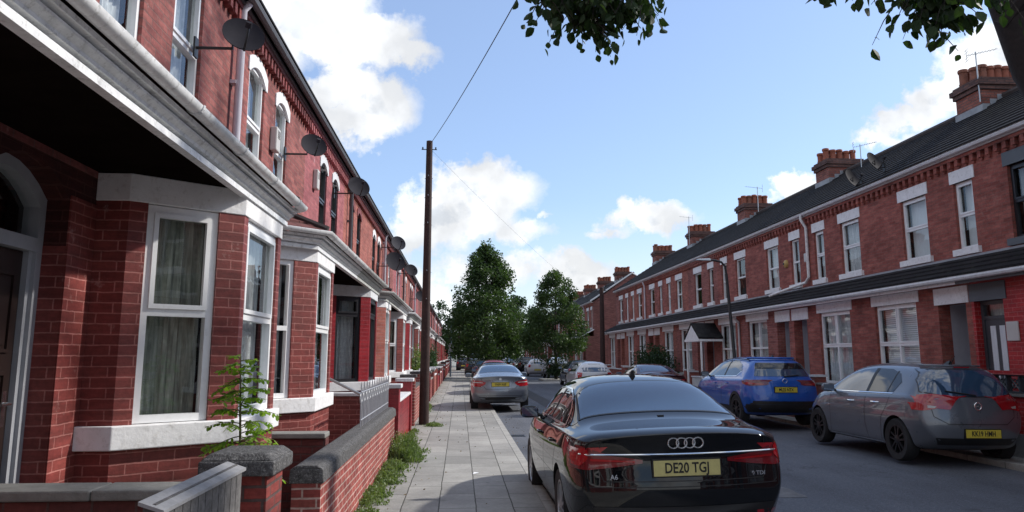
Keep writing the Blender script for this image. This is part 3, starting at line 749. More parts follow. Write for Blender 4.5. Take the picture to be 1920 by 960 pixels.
# ------------------------------------------------------------------ car materials
def paint(name, col, metal=.3, rough=.28, flake=0):
    m, nt, b = new_mat(name)
    b.inputs['Base Color'].default_value = c4(col); b.inputs['Metallic'].default_value = metal
    f = noise(nt, 5, 5, rough=.7)
    L(nt, ramp(nt, f, [(.3, rough*.85), (.75, rough*1.25)]), b.inputs['Roughness'])
    g = N(nt, 'ShaderNodeTexCoord')
    dirt = ramp(nt, noise(nt, 3, 7, g.outputs['Object'], .75), [(.45, 0.0), (.8, 1.0)])
    s = N(nt, 'ShaderNodeSeparateXYZ'); L(nt, g.outputs['Object'], s.inputs[0])
    low = mth(nt, 'SUBTRACT', 1.0, mth(nt, 'DIVIDE', s.outputs[2], .7), clamp=True)
    dk = .12 if max(col) < .05 else 1.0
    k = mth(nt, 'ADD', mth(nt, 'MULTIPLY', dirt, .08*dk), mth(nt, 'MULTIPLY', low, .22*dk), clamp=True)
    L(nt, mixc(nt, k, col, (.12, .115, .105)), b.inputs['Base Color'])
    b.inputs['Coat Weight'].default_value = 1; b.inputs['Coat Roughness'].default_value = .02; b.inputs['Coat IOR'].default_value = 1.5
    if max(col) < .06: b.inputs['Specular IOR Level'].default_value = 0; b.inputs['Metallic'].default_value = 0
    return m
PM = {
 'black': paint('black car paint', (.006, .007, .009), .0, .3),
 'silver': paint('silver grey car paint', (.24, .265, .30), .7, .3),
 'greyblue': paint('grey blue car paint', (.125, .14, .165), .35, .3),
 'blue': paint('blue car paint', (.0015, .085, .42), .1, .3),
 'white': paint('white car paint', (.62, .63, .65), .0, .3),
 'lightsilver': paint('light silver car paint', (.46, .48, .50), .6, .3),
 'maroon': paint('dark maroon car paint', (.05, .008, .012), .2, .3),
 'red': paint('red car paint', (.22, .012, .014), .1, .3),
 'darkgrey': paint('dark grey car paint', (.03, .034, .04), .4, .3),
 'navy': paint('navy car paint', (.008, .012, .035), .3, .3),
}
def car_glass(name, col=(.02, .028, .035), ior=1.9):
    m, nt, b = new_mat(name)
    b.inputs['Base Color'].default_value = c4(col); b.inputs['Roughness'].default_value = .03
    b.inputs['IOR'].default_value = ior
    return m
CG = car_glass('car glass with painted sky blue', (.028, .058, .11), 2.1)  # blue base colour paints the sky's reflection into the glass
CGD = car_glass('dark privacy glass', (.012, .013, .016), 1.7)
CRUB = plain('tyre rubber', (.018, .018, .019), .85, var=.3, vscale=20)
CBLK = plain('black trim', (.012, .012, .013), .5, var=.2)
CWELL = plain('wheel well', (.004, .004, .004), 1, var=0)
CRIM = plain('alloy wheel', (.42, .43, .45), .35, metal=.9, var=.15)
CRIMB = plain('dark alloy wheel', (.02, .02, .022), .3, metal=.4, var=.15)
CHROME = plain('chrome trim', (.85, .86, .87), .12, metal=1, var=0)
CRED = plain('red lamp lens', (.36, .006, .012), .12, var=.25, vscale=25, coat=1)
CREDD = plain('dark red lamp lens', (.16, .006, .012), .12, var=.25, vscale=25, coat=1)
CCLR = plain('clear lamp lens', (.5, .48, .47), .12, var=.3, vscale=30, coat=1)
CPLT = plain('yellow number plate', (.62, .50, .06), .4, var=.12, vscale=12)
CPLTF = plain('faded yellow number plate', (.55, .50, .20), .4, var=.15, vscale=12)
CTXT = plain('plate lettering', (.012, .012, .012), .6, var=0)
CBADGE = plain('chrome badge', (.8, .81, .83), .18, metal=.9, var=0)

def text_mesh(txt, size, name='lettering', extrude=.0015, bold=.0, sx=1.0):
    cu = bpy.data.curves.new(name, 'FONT'); cu.body = txt; cu.size = size; cu.extrude = extrude; cu.align_x = 'CENTER'; cu.align_y = 'CENTER'
    cu.offset = bold; cu.resolution_u = 3
    ob = bpy.data.objects.new(name, cu); COL.objects.link(ob)
    dg = bpy.context.evaluated_depsgraph_get(); dg.update()
    me = bpy.data.meshes.new_from_object(ob.evaluated_get(dg))
    bpy.data.objects.remove(ob); bpy.data.curves.remove(cu)
    me.name = name
    if sx != 1.0:
        for v in me.vertices: v.co.x *= sx
    return me

def body_mesh(rows_, Lc, rear, plan_r=.22, plan_f=.35, cr=(.35, .5)):
    """rows_: (y, zb, wr, wm, zm, ws, zs, wt, zt, g)"""
    bm = bmesh.new(); rings = []
    W = max(r[3] for r in rows_)
    def rearoff(z):
        for i in range(len(rear)-1):
            if z <= rear[i+1][0]:
                t = (z-rear[i][0])/(rear[i+1][0]-rear[i][0]); t = max(0, min(1, t)); return rear[i][1]+(rear[i+1][1]-rear[i][1])*t
        return rear[-1][1]
    def disp(x, y, z):
        dr = max(0, 1-y/.7); df = max(0, 1-(Lc-y)/.9)
        q = min(1.0, abs(x)/W)
        return y+dr*(rearoff(z)+plan_r*q**3)-df*(plan_f*q**3+.0)
    def side(r):
        y, zb, wr, wm, zm, ws, zs, wt, zt, g = r
        return [(.82*wr, zb), (wr, zb+.05), (wm, zm), (ws*.5+wm*.5+.008, zm*.35+zs*.65), (ws, zs), (ws-g, zs+.018), (wt, zt-.035 if zt-zs < .22 else zt-.055)]
    for r in rows_:
        y, zb, wr, wm, zm, ws, zs, wt, zt, g = r
        S = side(r)
        ptsR = [(0, zb), (.41*wr, zb)]+S+[(wt*.55, zt-.010)]
        full = ptsR+[(0, zt)]+[(-x, z) for (x, z) in ptsR[:0:-1]]
        rings.append([bm.verts.new((x, disp(x, y, z), z)) for (x, z) in full])
    n = len(rings[0])
    cre = bm.edges.layers.float.new('crease_edge')
    for i in range(len(rings)-1):
        for j in range(n):
            k = (j+1) % n; bm.faces.new([rings[i][j], rings[i][k], rings[i+1][k], rings[i+1][j]])
    def cap(ring, r, front):
        S = side(r); y = r[0]; grid = []
        R_ = ring[2:9]; L_ = [ring[n-k] for k in range(2, 9)]
        # rows 0..6 ; row 0 bottom uses ring verts, row 6 (roof rail) plus top row
        grid.append([L_[0], ring[n-1], ring[0], ring[1], R_[0]])
        for i in range(1, 6):
            x, z = S[i]
            grid.append([L_[i]]+[bm.verts.new((x*q, disp(x*q, y, z), z)) for q in (-.5, 0, .5)]+[R_[i]])
        grid.append([L_[6], ring[n-9], ring[10-0] if False else ring[10], ring[9], R_[6]])
        for i in range(len(grid)-1):
            for j in range(4): bm.faces.new([grid[i][j], grid[i][j+1], grid[i+1][j+1], grid[i+1][j]])
        return grid
    cap(rings[0], rows_[0], False); cap(rings[-1], rows_[-1], True)
    bm.verts.index_update(); bm.edges.index_update()
    for i in range(len(rings)-1):
        for j, c in ((6, cr[0]), (n-6, cr[0]), (3, .3), (n-3, .3), (8, .15), (n-8, .15)):
            e = bm.edges.get([rings[i][j % n], rings[i+1][j % n]])
            if e: e[cre] = c
    for rg, c in ((rings[0], cr[1]), (rings[-1], .25)):
        for j in range(n):
            e = bm.edges.get([rg[j], rg[(j+1) % n]])
            if e: e[cre] = c
    bmesh.ops.recalc_face_normals(bm, faces=bm.faces[:])
    for f in bm.faces: f.smooth = True
    me = bpy.data.meshes.new('body'); bm.to_mesh(me); bm.free()
    return me

def apply_mods(ob):
    dg = bpy.context.evaluated_depsgraph_get(); dg.update()
    me = bpy.data.meshes.new_from_object(ob.evaluated_get(dg), preserve_all_data_layers=True, depsgraph=dg)
    old = ob.data; ob.modifiers.clear(); ob.data = me; bpy.data.meshes.remove(old)
    return me

class Car:
    def __init__(s, kind, W, Lc, loc, rotz, roll, label, group, name='parked_car', sub=2, wheels=None, paint_='black', rows_=None, rear=None, plan_r=.22, rw=.33, axles=(1.0, 3.9), track=None, cr=(.35, .5)):
        s.root = localthing(name, loc, (0, roll, rotz), label, 'car', group)
        me = body_mesh(rows_, Lc, rear, plan_r, cr=cr)
        me.materials.append(PM[paint_]); me.materials.append(CWELL)
        o = bpy.data.objects.new('body', me); COL.objects.link(o)
        md = o.modifiers.new('s', 'SUBSURF'); md.levels = sub; md.render_levels = sub
        apply_mods(o)
        bm = bmesh.new(); bm.from_mesh(o.data)
        s.bvh = BVHTree.FromBMesh(bm); bm.free()
        s.W = W; s.L = Lc; s.rw = rw
        # wheel arches
        xs = track if track else W/2-.01
        for y in axles:
            cb = bmesh.new()
            for sx in (-1, 1):
                mt = Matrix.Translation((sx*(xs-.05), y, rw)) @ Matrix.Rotation(HALF, 4, 'Y')
                bmesh.ops.create_cone(cb, cap_ends=True, segments=40, radius1=rw+.045, radius2=rw+.045, depth=.52, matrix=mt)
            cm = bpy.data.meshes.new('cut'); cb.to_mesh(cm); cb.free()
            cm.materials.append(CWELL)
            co = bpy.data.objects.new('cut', cm); COL.objects.link(co)
            md = o.modifiers.new('b', 'BOOLEAN'); md.object = co; md.operation = 'DIFFERENCE'; md.solver = 'EXACT'; md.material_mode = 'TRANSFER'
            apply_mods(o)
            bpy.data.objects.remove(co); bpy.data.meshes.remove(cm)
        o.data.set_sharp_from_angle(angle=R(42)); o.data.name = 'body'
        o.parent = s.root; s.body = o; WL[o] = Vector((0, 0, 0))
        s.axles = axles; s.xs = xs
    def hit(s, axis, a, b, side=1):
        if axis == 'side':   # a=y, b=z from +x or -x
            o = Vector((side*3, a, b)); d = Vector((-side, 0, 0))
        elif axis == 'rear': o = Vector((a, -3, b)); d = Vector((0, 1, 0))
        elif axis == 'front': o = Vector((a, s.L+3, b)); d = Vector((0, -1, 0))
        else: o = Vector((a, b, 4)); d = Vector((0, 0, -1))
        h = s.bvh.ray_cast(o, d)
        if h[0] is None: return None
        return h[0], h[1]
    def decal(s, name, mat, poly, axis, side=1, off=.004, step=.05, parent=None, smooth=True, th=0):
        bm = bmesh.new()
        vs = [bm.verts.new((p[0], p[1], 0)) for p in poly]
        bm.faces.new(vs)
        xs = [p[0] for p in poly]; ys = [p[1] for p in poly]
        for (lo, hi, no, ax) in ((min(xs), max(xs), (1, 0, 0), 0), (min(ys), max(ys), (0, 1, 0), 1)):
            n = max(1, int((hi-lo)/step))
            for i in range(1, n):
                c = [0, 0, 0]; c[ax] = lo+(hi-lo)*i/n
                bmesh.ops.bisect_plane(bm, geom=bm.verts[:]+bm.edges[:]+bm.faces[:], plane_co=c, plane_no=no)
        dead = []
        for v in bm.verts:
            h = s.hit(axis, v.co.x, v.co.y, side)
            if h is None: dead.append(v); continue
            v.co = h[0]+h[1]*off
        bmesh.ops.delete(bm, geom=dead, context='VERTS')
        # normal orientation toward outside
        for f in bm.faces:
            f.smooth = smooth
        bm.normal_update()
        dirv = {'side': Vector((side, 0, 0)), 'rear': Vector((0, -1, 0)), 'front': Vector((0, 1, 0)), 'top': Vector((0, 0, 1))}[axis]
        for f in bm.faces:
            if f.normal.dot(dirv) < 0: f.normal_flip()
        if th:
            r = bmesh.ops.extrude_face_region(bm, geom=bm.faces[:])
            bm.normal_update()
            vv = [e for e in r['geom'] if isinstance(e, bmesh.types.BMVert)]
            for v in vv: v.co += dirv*th
            bmesh.ops.recalc_face_normals(bm, faces=bm.faces[:])
        me = bpy.data.meshes.new(name); bm.to_mesh(me); bm.free(); me.materials.append(mat)
        if th: me.set_sharp_from_angle(angle=R(35))
        ob = bpy.data.objects.new(name, me); COL.objects.link(ob); ob.parent = parent or s.root; WL[ob] = Vector((0, 0, 0))
        return ob
    def line(s, name, mat, pts, axis, w, side=1, off=.005, closed=False, parent=None, seg=.06, r=None):
        P = list(pts)+([pts[0]] if closed else [])
        Q = []
        for i in range(len(P)-1):
            a = Vector(P[i]); b = Vector(P[i+1]); n = max(1, int((b-a).length/seg))
            for k in range(n): Q.append(a.lerp(b, k/n))
        Q.append(Vector(P[-1]))
        H = []
        for q in Q:
            h = s.hit(axis, q.x, q.y, side)
            if h: H.append((h[0]+h[1]*off, h[1]))
        if len(H) < 2: return None
        mb = MB()
        if r:
            mb.tube([h[0] for h in H], r, 6)
        else:
            vs = []
            for i, (p, n) in enumerate(H):
                d = (H[min(i+1, len(H)-1)][0]-H[max(i-1, 0)][0]).normalized(); c = d.cross(n).normalized()*(w/2)
                vs.append((mb.bm.verts.new(p+c), mb.bm.verts.new(p-c)))
            for i in range(len(vs)-1): mb.bm.faces.new([vs[i][0], vs[i][1], vs[i+1][1], vs[i+1][0]])
        return mb.build(name, mat, parent or s.root, smooth=bool(r))
    def wheels(s, rim=None, spokes=5, width=.225, detail=2):
        rw = s.rw; rim = rim or CRIM
        for y in s.axles:
            for sx in (-1, 1):
                x = sx*(s.xs-width-.005)
                o = localthing('wheel', (0, 0, 0), (0, 0, 0), None, None); o.parent = s.root; o.location = (x, y, rw)
                k = sx
                mb = MB(); w = width
                rr = rw*.68
                mb.lathe([(rr, .02*k), (rw*.93, 0), (rw, .035*k), (rw, (w-.035)*k), (rw*.93, w*k), (rr, (w-.012)*k), (rr, (w-.05)*k), (rr*.98, .02*k)], (0, 0, 0), 'x', 28, closed=True)
                t = mb.build('tyre', CRUB, o, smooth=True, sharp=35)
                mb = MB()
                mb.lathe([(rr, (w-.014)*k), (rr*.93, (w-.014)*k), (rr*.90, (w-.05)*k), (rr*.90, .04*k), (rr, .04*k)], (0, 0, 0), 'x', 28, closed=True)
                for i in range(spokes):
                    a = i*2*math.pi/spokes+.3
                    ca, sa = math.cos(a), math.sin(a)
                    def q(r_, t_, h_): return (h_*k, r_*ca-t_*sa, r_*sa+t_*ca)
                    for dv in ((-.022, -.045), (.022, .045)) if spokes <= 5 else ((0, 0),):
                        mb.hexa([q(.05, dv[0]-.013, w-.05), q(.05, dv[0]+.013, w-.05), q(rr*.95, dv[1]+.016, w-.05), q(rr*.95, dv[1]-.016, w-.05), q(.05, dv[0]-.013, w-.018), q(.05, dv[0]+.013, w-.018), q(rr*.95, dv[1]+.014, w-.022), q(rr*.95, dv[1]-.014, w-.022)])
                mb.lathe([(.065, (w-.05)*k), (.065, (w-.018)*k), (.03, (w-.012)*k), (.001, (w-.012)*k)], (0, 0, 0), 'x', 16)
                mb.build('rim', rim, o, smooth=True, sharp=30)
                mb = MB(); mb.lathe([(rr*.9, .06*k), (rr*.9, .1*k), (.001, .1*k)], (0, 0, 0), 'x', 20); mb.build('brake_backing', CWELL, o)
    def mirror(s, side, y, z, mat):
        h = s.hit('side', y, z-.03, side)
        x = abs(h[0].x) if h else s.W/2
        bm = bmesh.new()
        bmesh.ops.create_uvsphere(bm, u_segments=14, v_segments=9, radius=1)
        for v in bm.verts:
            c = v.co
            f = 1.0 if c.y > 0 else .35
            c.x = math.copysign(abs(c.x)**.75, c.x); c.z = math.copysign(abs(c.z)**.75, c.z)
            v.co = Vector((c.x*.115, c.y*.09*f, c.z*.075))
            v.co += Vector((side*(x+.13), y, z+.035))
        for f in bm.faces: f.smooth = True
        me = bpy.data.meshes.new('wing_mirror'); bm.to_mesh(me); bm.free(); me.materials.append(mat)
        o = bpy.data.objects.new('wing_mirror', me); COL.objects.link(o); o.parent = s.root; WL[o] = Vector((0, 0, 0))
        mb = MB(); mb.tube([(side*(x-.06), y+.03, z-.03), (side*(x+.06), y+.01, z+.01)], .022, 6); mb.build('mirror_arm', CBLK, o)
        mb = MB(); mb.box((side*(x+.13)-.095, y-.036, z-.02), (side*(x+.13)+.095, y-.030, z+.085)); mb.build('mirror_glass', CG, o)
    def handle(s, side, y, z, mat):
        h = s.hit('side', y, z, side)
        if not h: return
        x = h[0].x
        mb = MB(); mb.tube([(x-side*.005, y-.09, z), (x+side*.03, y-.07, z), (x+side*.034, y, z), (x+side*.03, y+.07, z), (x-side*.005, y+.09, z)], .013, 6)
        mb.build('door_handle', mat, s.root, smooth=True)
    def plate(s, txt, z, x=0, mat=None, pw=.53, ph=.115, size=.098, sx=.80, tilt=0, off=.012):
        h = s.hit('rear', x, z); y = (h[0].y if h else 0)-off
        for dz in (-ph/2, ph/2):
            for dx in (-pw/2, 0, pw/2):
                hh = s.hit('rear', x+dx, z+dz)
                if hh: y = min(y, hh[0].y-off*.6)
        o = localthing('number_plate', (0, 0, 0), (0, 0, 0), None, None) if False else None
        mb = MB(); mb.box((x-pw/2, y-.006, z-ph/2), (x+pw/2, y+.0, z+ph/2)); p = mb.build('number_plate', mat or CPLT, s.root)
        mb = MB(); mb.box((x-pw/2-.012, y+.001, z-ph/2-.012), (x+pw/2+.012, y+.05, z+ph/2+.012)); mb.build('plate_holder', CBLK, p)
        if txt:
            me = text_mesh(txt, size, 'registration', .001, .0022, sx); me.materials.clear(); me.materials.append(CTXT)
            t = bpy.data.objects.new('registration', me); COL.objects.link(t); t.parent = p
            t.rotation_euler = (HALF, 0, 0); t.location = (x, y-.0075, z-.002)
        return p
    def badge_text(s, txt, x, z, size, sx=1):
        h = s.hit('rear', x, z); y = h[0].y if h else 0
        me = text_mesh(txt, size, 'model_lettering', .003, .001, sx); me.materials.clear(); me.materials.append(CBADGE)
        t = bpy.data.objects.new('model_lettering', me); COL.objects.link(t); t.parent = s.root
        t.rotation_euler = (HALF, 0, 0); t.location = (x, y-.008, z)
    def fin(s, y, mat=None, sz=1, x=0):
        h = s.hit('top', x, y); z = h[0].z-.005 if h else 1.4
        mb = MB()
        mb.hexa([(x-.03*sz, y-.02, z), (x+.03*sz, y-.02, z), (x+.012, y+.15*sz, z), (x-.012, y+.15*sz, z), (x-.006, y-.025*sz, z+.065*sz), (x+.006, y-.025*sz, z+.065*sz), (x+.004, y+.03*sz, z+.055*sz), (x-.004, y+.03*sz, z+.055*sz)])
        mb.build('roof_aerial', mat or CBLK, s.root, bevel=.004)
    def whip(s, y, x=0):
        h = s.hit('top', x, y); z = h[0].z if h else 1.4
        mb = MB(); mb.tube([(x, y, z-.01), (x, y-.03, z+.03), (x, y-.12, z+.13)], [.016, .009, .005], 6); mb.build('roof_aerial', CBLK, s.root, smooth=True)

def mirrored(poly): return [(-a, b) for (a, b) in poly][::-1]

SEDAN = [
 (0.00, .34, .70, .86, .60, .80, 1.000, .66, 1.085, .04),
 (0.10, .28, .80, .925, .60, .855, 1.020, .70, 1.120, .045),
 (0.30, .22, .88, .95, .62, .89, 1.030, .72, 1.128, .045),
 (0.62, .20, .90, .965, .65, .90, 1.035, .73, 1.140, .04),
 (0.86, .20, .90, .965, .65, .90, 1.035, .75, 1.165, .035),
 (1.20, .19, .91, .965, .65, .895, 1.03, .71, 1.300, .03),
 (1.58, .18, .91, .965, .65, .89, 1.02, .665, 1.420, .03),
 (2.05, .18, .91, .965, .65, .89, 1.01, .635, 1.458, .03),
 (2.60, .18, .91, .965, .65, .89, 1.00, .62, 1.462, .03),
 (3.05, .18, .91, .965, .65, .89, .99, .62, 1.425, .03),
 (3.42, .18, .91, .965, .65, .895, .98, .63, 1.275, .03),
 (3.80, .18, .91, .96, .65, .89, .96, .72, 1.050, .04),
 (4.20, .18, .90, .955, .64, .87, .92, .70, .990, .05),
 (4.60, .20, .84, .92, .62, .80, .84, .62, .900, .05),
 (4.84, .22, .78, .86, .58, .72, .74, .54, .800, .05),
 (4.94, .28, .66, .76, .54, .62, .66, .44, .700, .05),
]
SEDAN_REAR = [(.3, .14), (.42, .04), (.58, 0), (.70, .05), (.84, .075), (.94, .085), (1.05, .03), (1.14, .0)]
HATCH = [
 (0.00, .34, .62, .80, .58, .745, .900, .60, .985, .04),
 (0.09, .26, .77, .85, .60, .79, .950, .61, 1.110, .045),
 (0.20, .22, .82, .865, .64, .805, .970, .59, 1.250, .04),
 (0.34, .20, .83, .87, .65, .81, .985, .565, 1.395, .035),
 (0.50, .19, .84, .87, .65, .81, .990, .555, 1.447, .03),
 (1.00, .18, .84, .87, .65, .81, .985, .555, 1.480, .03),
 (1.70, .18, .84, .87, .65, .81, .965, .555, 1.485, .03),
 (2.30, .18, .84, .87, .65, .81, .955, .555, 1.445, .03),
 (2.72, .18, .84, .87, .65, .815, .945, .60, 1.285, .03),
 (3.10, .18, .84, .87, .64, .81, .93, .68, 1.050, .04),
 (3.45, .19, .82, .86, .62, .78, .87, .64, .960, .05),
 (3.78, .21, .76, .81, .58, .70, .76, .54, .840, .05),
 (3.94, .24, .70, .76, .56, .62, .68, .46, .750, .05),
 (4.02, .30, .58, .68, .52, .54, .62, .38, .680, .05),
]
HATCH_REAR = [(.3, .10), (.42, .02), (.58, 0), (.72, .03), (.90, .06), (1.0, .08), (1.3, .0)]
def scaled(rows_, sy, sx, sz, dzb=0):
    return [(y*sy, zb*1.0+dzb, wr*sx, wm*sx, zm*sz, ws*sx, zs*sz, wt*sx, zt*sz, g) for (y, zb, wr, wm, zm, ws, zs, wt, zt, g) in rows_]

# ------------------------------------------------------------------ black saloon in the foreground
A = Car('sedan', 1.93, 4.94, (1.905, 6.45, .0), R(.3), R(-1.2), 'glossy black saloon car parked half on the kerb in the foreground', 'cars parked along the left kerb',
        rows_=[(a_, b_, c_, d_, e_, f_, g_, h_, i_+max(0, i_-1.15)*.2, j_) for (a_, b_, c_, d_, e_, f_, g_, h_, i_, j_) in SEDAN], rear=SEDAN_REAR, sub=3, rw=.345, axles=(1.10, 4.02), paint_='black', track=.945, cr=(.45, .45))
A.wheels(CRIM, 10, .25)
# rear window and trim
A.decal('rear_window', CG, [(-.735, .93), (.735, .93), (.66, 1.54), (.52, 1.60), (-.52, 1.60), (-.66, 1.54)], 'top', off=.004)
A.line('rear_window_trim', CBLK, [(-.75, .92), (.75, .92), (.675, 1.55), (.53, 1.615), (-.53, 1.615), (-.675, 1.55)], 'top', .018, closed=True, off=.006)
for sd in (-1, 1):
    gl = [(1.12, 1.075), (3.50, 1.045), (3.25, 1.20), (2.98, 1.335), (2.5, 1.385), (1.95, 1.38), (1.60, 1.32), (1.30, 1.20)]
    w = A.decal('side_window', CGD, gl, 'side', sd, off=.003, step=.1)
    A.line('window_chrome', CHROME, gl, 'side', .02, sd, closed=True, off=.007, parent=w)
    for (ya, yb) in ((2.28, 2.30), (1.62, 1.52)):
        A.line('door_pillar', CBLK, [(ya, 1.06), (yb, 1.37 if ya > 2 else 1.30)], 'side', .07 if ya > 2 else .03, sd, off=.006, parent=w)
    A.line('shut_line', CBLK, [(2.27, 1.03), (2.27, .55), (2.22, .30)], 'side', .009, sd, off=.0015)
    A.line('shut_line', CBLK, [(1.28, 1.03), (1.36, .80), (1.45, .62), (1.50, .30)], 'side', .009, sd, off=.0015)
    A.line('shut_line', CBLK, [(3.42, .98), (3.40, .50), (3.45, .30)], 'side', .009, sd, off=.0015)
    A.handle(sd, 1.62, .90, PM['black']); A.handle(sd, 2.72, .88, PM['black'])
    A.mirror(sd, 3.22, 1.03, PM['black'])
    A.line('sill_trim', CHROME, [(1.55, .26), (3.55, .26)], 'side', .02, sd, off=.008)
    # tail lamps
    pl = [(.93*1, .985), (.90, .90), (.93, .80), (.80, .80), (.42, .838), (.40, .862), (.60, .895), (.78, .93)]
    poly = [(sd*a*1.0, b) for (a, b) in ([(.36, .872), (.60, .905), (.86, .985), (.96, .99), (.96, .80), (.80, .79), (.60, .812), (.36, .845)])]
    lm = A.decal('tail_lamp', CREDD, poly, 'rear', off=.006, step=.04)
    A.decal('lamp_bright_lens', CRED, [(sd*a, b) for (a, b) in [(.80, .955), (.95, .965), (.95, .83), (.86, .82), (.80, .88)]], 'rear', off=.010, step=.03, parent=lm)  # brighter red section of the lens
    A.decal('lamp_bright_lens', CRED, [(sd*a, b) for (a, b) in [(.42, .862), (.78, .882), (.78, .862), (.42, .852)]], 'rear', off=.010, step=.03, parent=lm)
    A.decal('tail_lamp', CRED, [(.28, .84), (.20, .86), (.14, .98), (.44, .93), (.44, .89)], 'side', sd, off=.006, step=.04)
    A.decal('reflector', CRED, [(sd*.60, .44), (sd*.82, .44), (sd*.82, .405), (sd*.60, .405)], 'rear', off=.006)
A.line('light_bar', CHROME, [(-.86, .915), (.86, .915)], 'rear', .02, off=.010, r=.008)
A.line('lid_edge', CBLK, [(-.70, 1.03), (-.72, .80), (-.68, .70), (.68, .70), (.72, .80), (.70, 1.03)], 'rear', .008, off=.002)
A.line('bumper_crease', CBLK, [(-.86, .655), (.86, .655)], 'rear', .008, off=.002)
A.decal('diffuser', CBLK, [(-.78, .50), (.78, .50), (.70, .34), (-.70, .34)], 'rear', off=.006)
mb = MB(); mb.box((-.70, -.004, .40), (.70, .05, .425)); mb.build('diffuser_trim', CHROME, A.root)
for i in range(4):
    h = A.hit('rear', 0, 1.02); y = h[0].y-.010
    bm_ = MB(); cx = -.1035+i*.069
    n = 22; m_ = 6; rg = []
    for t in range(n):
        a = t*2*math.pi/n; ring = []
        for q in range(m_):
            b = q*2*math.pi/m_; rr = .045+.006*math.cos(b)
            ring.append(bm_.V((cx+rr*math.cos(a), y+.004*math.sin(b)-(.003 if i % 2 else 0), 1.005+rr*.92*math.sin(a))))
        rg.append(ring)
    for t in range(n):
        for q in range(m_): bm_.bm.faces.new([rg[t][q], rg[t][(q+1) % m_], rg[(t+1) % n][(q+1) % m_], rg[(t+1) % n][q]])
    bm_.build('ring_badge', CBADGE, A.root, smooth=True)
A.plate('DE20 TGJ', .805, mat=CPLTF, pw=.56, ph=.125, size=.115, sx=.80)
A.badge_text('A6', -.60, .735, .055); A.badge_text('40 TDI', .62, .735, .045, 1.1)
A.fin(1.92, CBLK, 1.15)
mb = MB(); mb.box((-.03, .80, 1.145), (.03, .83, 1.175)); mb.build('wiper_nozzle', CBLK, A.root)

# ------------------------------------------------------------------ grey saloon on the left kerb
Bm = Car('sedan', 1.817, 4.52, (1.27, 24.0, .05), R(0), R(-.8), 'silver grey saloon car with big red tail lamps parked on the pavement ahead', 'cars parked along the left kerb',
         rows_=scaled(SEDAN, 4.52/4.94, .945, .965), rear=SEDAN_REAR, sub=2, rw=.32, axles=(.93, 3.69), paint_='silver', track=.905)
Bm.wheels(CRIM, 5, .22)
Bm.decal('rear_window', CG, [(-.63, .88), (.63, .88), (.54, 1.42), (.36, 1.47), (-.36, 1.47), (-.54, 1.42)], 'top')
for sd in (-1, 1):
    gl = [(1.05, 1.04), (3.20, 1.01), (2.95, 1.18), (2.70, 1.29), (2.3, 1.335), (1.8, 1.33), (1.45, 1.27), (1.2, 1.15)]
    w = Bm.decal('side_window', CGD, gl, 'side', sd, step=.12)
    Bm.line('door_pillar', CBLK, [(2.08, 1.03), (2.10, 1.32)], 'side', .06, sd, off=.006, parent=w)
    Bm.mirror(sd, 2.95, .99, PM['silver']); Bm.handle(sd, 1.5, .86, PM['silver']); Bm.handle(sd, 2.5, .85, PM['silver'])
    lm = Bm.decal('tail_lamp', CRED, [(sd*a, b) for (a, b) in [(.44, .86), (.56, .90), (.90, .94), (.92, .76), (.62, .73), (.48, .79)]], 'rear', off=.007, step=.04)
    Bm.decal('indicator_lens', CCLR, [(sd*a, b) for (a, b) in [(.54, .865), (.84, .885), (.84, .855), (.54, .84)]], 'rear', off=.012, step=.04, parent=lm)
    Bm.line('shut_line', CBLK, [(2.06, 1.0), (2.06, .3)], 'side', .009, sd, off=.0015)
Bm.plate('YH09 XGE', .80, size=.096)
Bm.line('lid_edge', CBLK, [(-.60, 1.0), (-.50, .72), (-.44, .66), (.44, .66), (.50, .72), (.60, 1.0)], 'rear', .010, off=.002)
Bm.line('bumper_crease', CBLK, [(-.80, .46), (.80, .46)], 'rear', .012, off=.002)
Bm.decal('bumper_insert', CBLK, [(-.66, .42), (.66, .42), (.60, .34), (-.60, .34)], 'rear', off=.006)
h = Bm.hit('rear', 0, .96); mb = MB(); mb.lathe([(.04, -.008), (.04, 0), (.001, 0)], (0, h[0].y-.004, .955), 'y', 16); mb.build('round_badge', CBADGE, Bm.root)

# ------------------------------------------------------------------ silver hatchback on the right
C = Car('hatch', 1.74, 4.02, (8.02, 11.66, .03), R(1.0), R(.8), 'silver grey five door hatchback with black wheels parked on the right kerb', 'cars parked along the right kerb',
        rows_=HATCH, rear=HATCH_REAR, sub=3, rw=.315, axles=(.76, 3.27), paint_='greyblue', track=.865, plan_r=.26)
C.wheels(CRIMB, 5, .21); C.root.scale = (1.067, 1.067, 1.067)
rwp = [(-.70, 1.05), (-.40, .995), (.40, .995), (.70, 1.05), (.64, 1.22), (.52, 1.375), (-.52, 1.375), (-.64, 1.22)]
w = C.decal('rear_window', CG, rwp, 'rear', off=.005, step=.06)
C.line('rear_window_surround', CBLK, rwp, 'rear', .03, closed=True, off=.004, parent=w)
C.line('rear_wiper', CBLK, [(0, 1.00), (-.42, 1.06)], 'rear', .03, off=.02, r=.010)
C.line('spoiler_edge', PM['greyblue'], [(-.52, 1.405), (.52, 1.405)], 'rear', .03, off=.03, r=.018)
C.line('brake_light', CRED, [(-.12, 1.385), (.12, 1.385)], 'rear', .03, off=.03, r=.008)
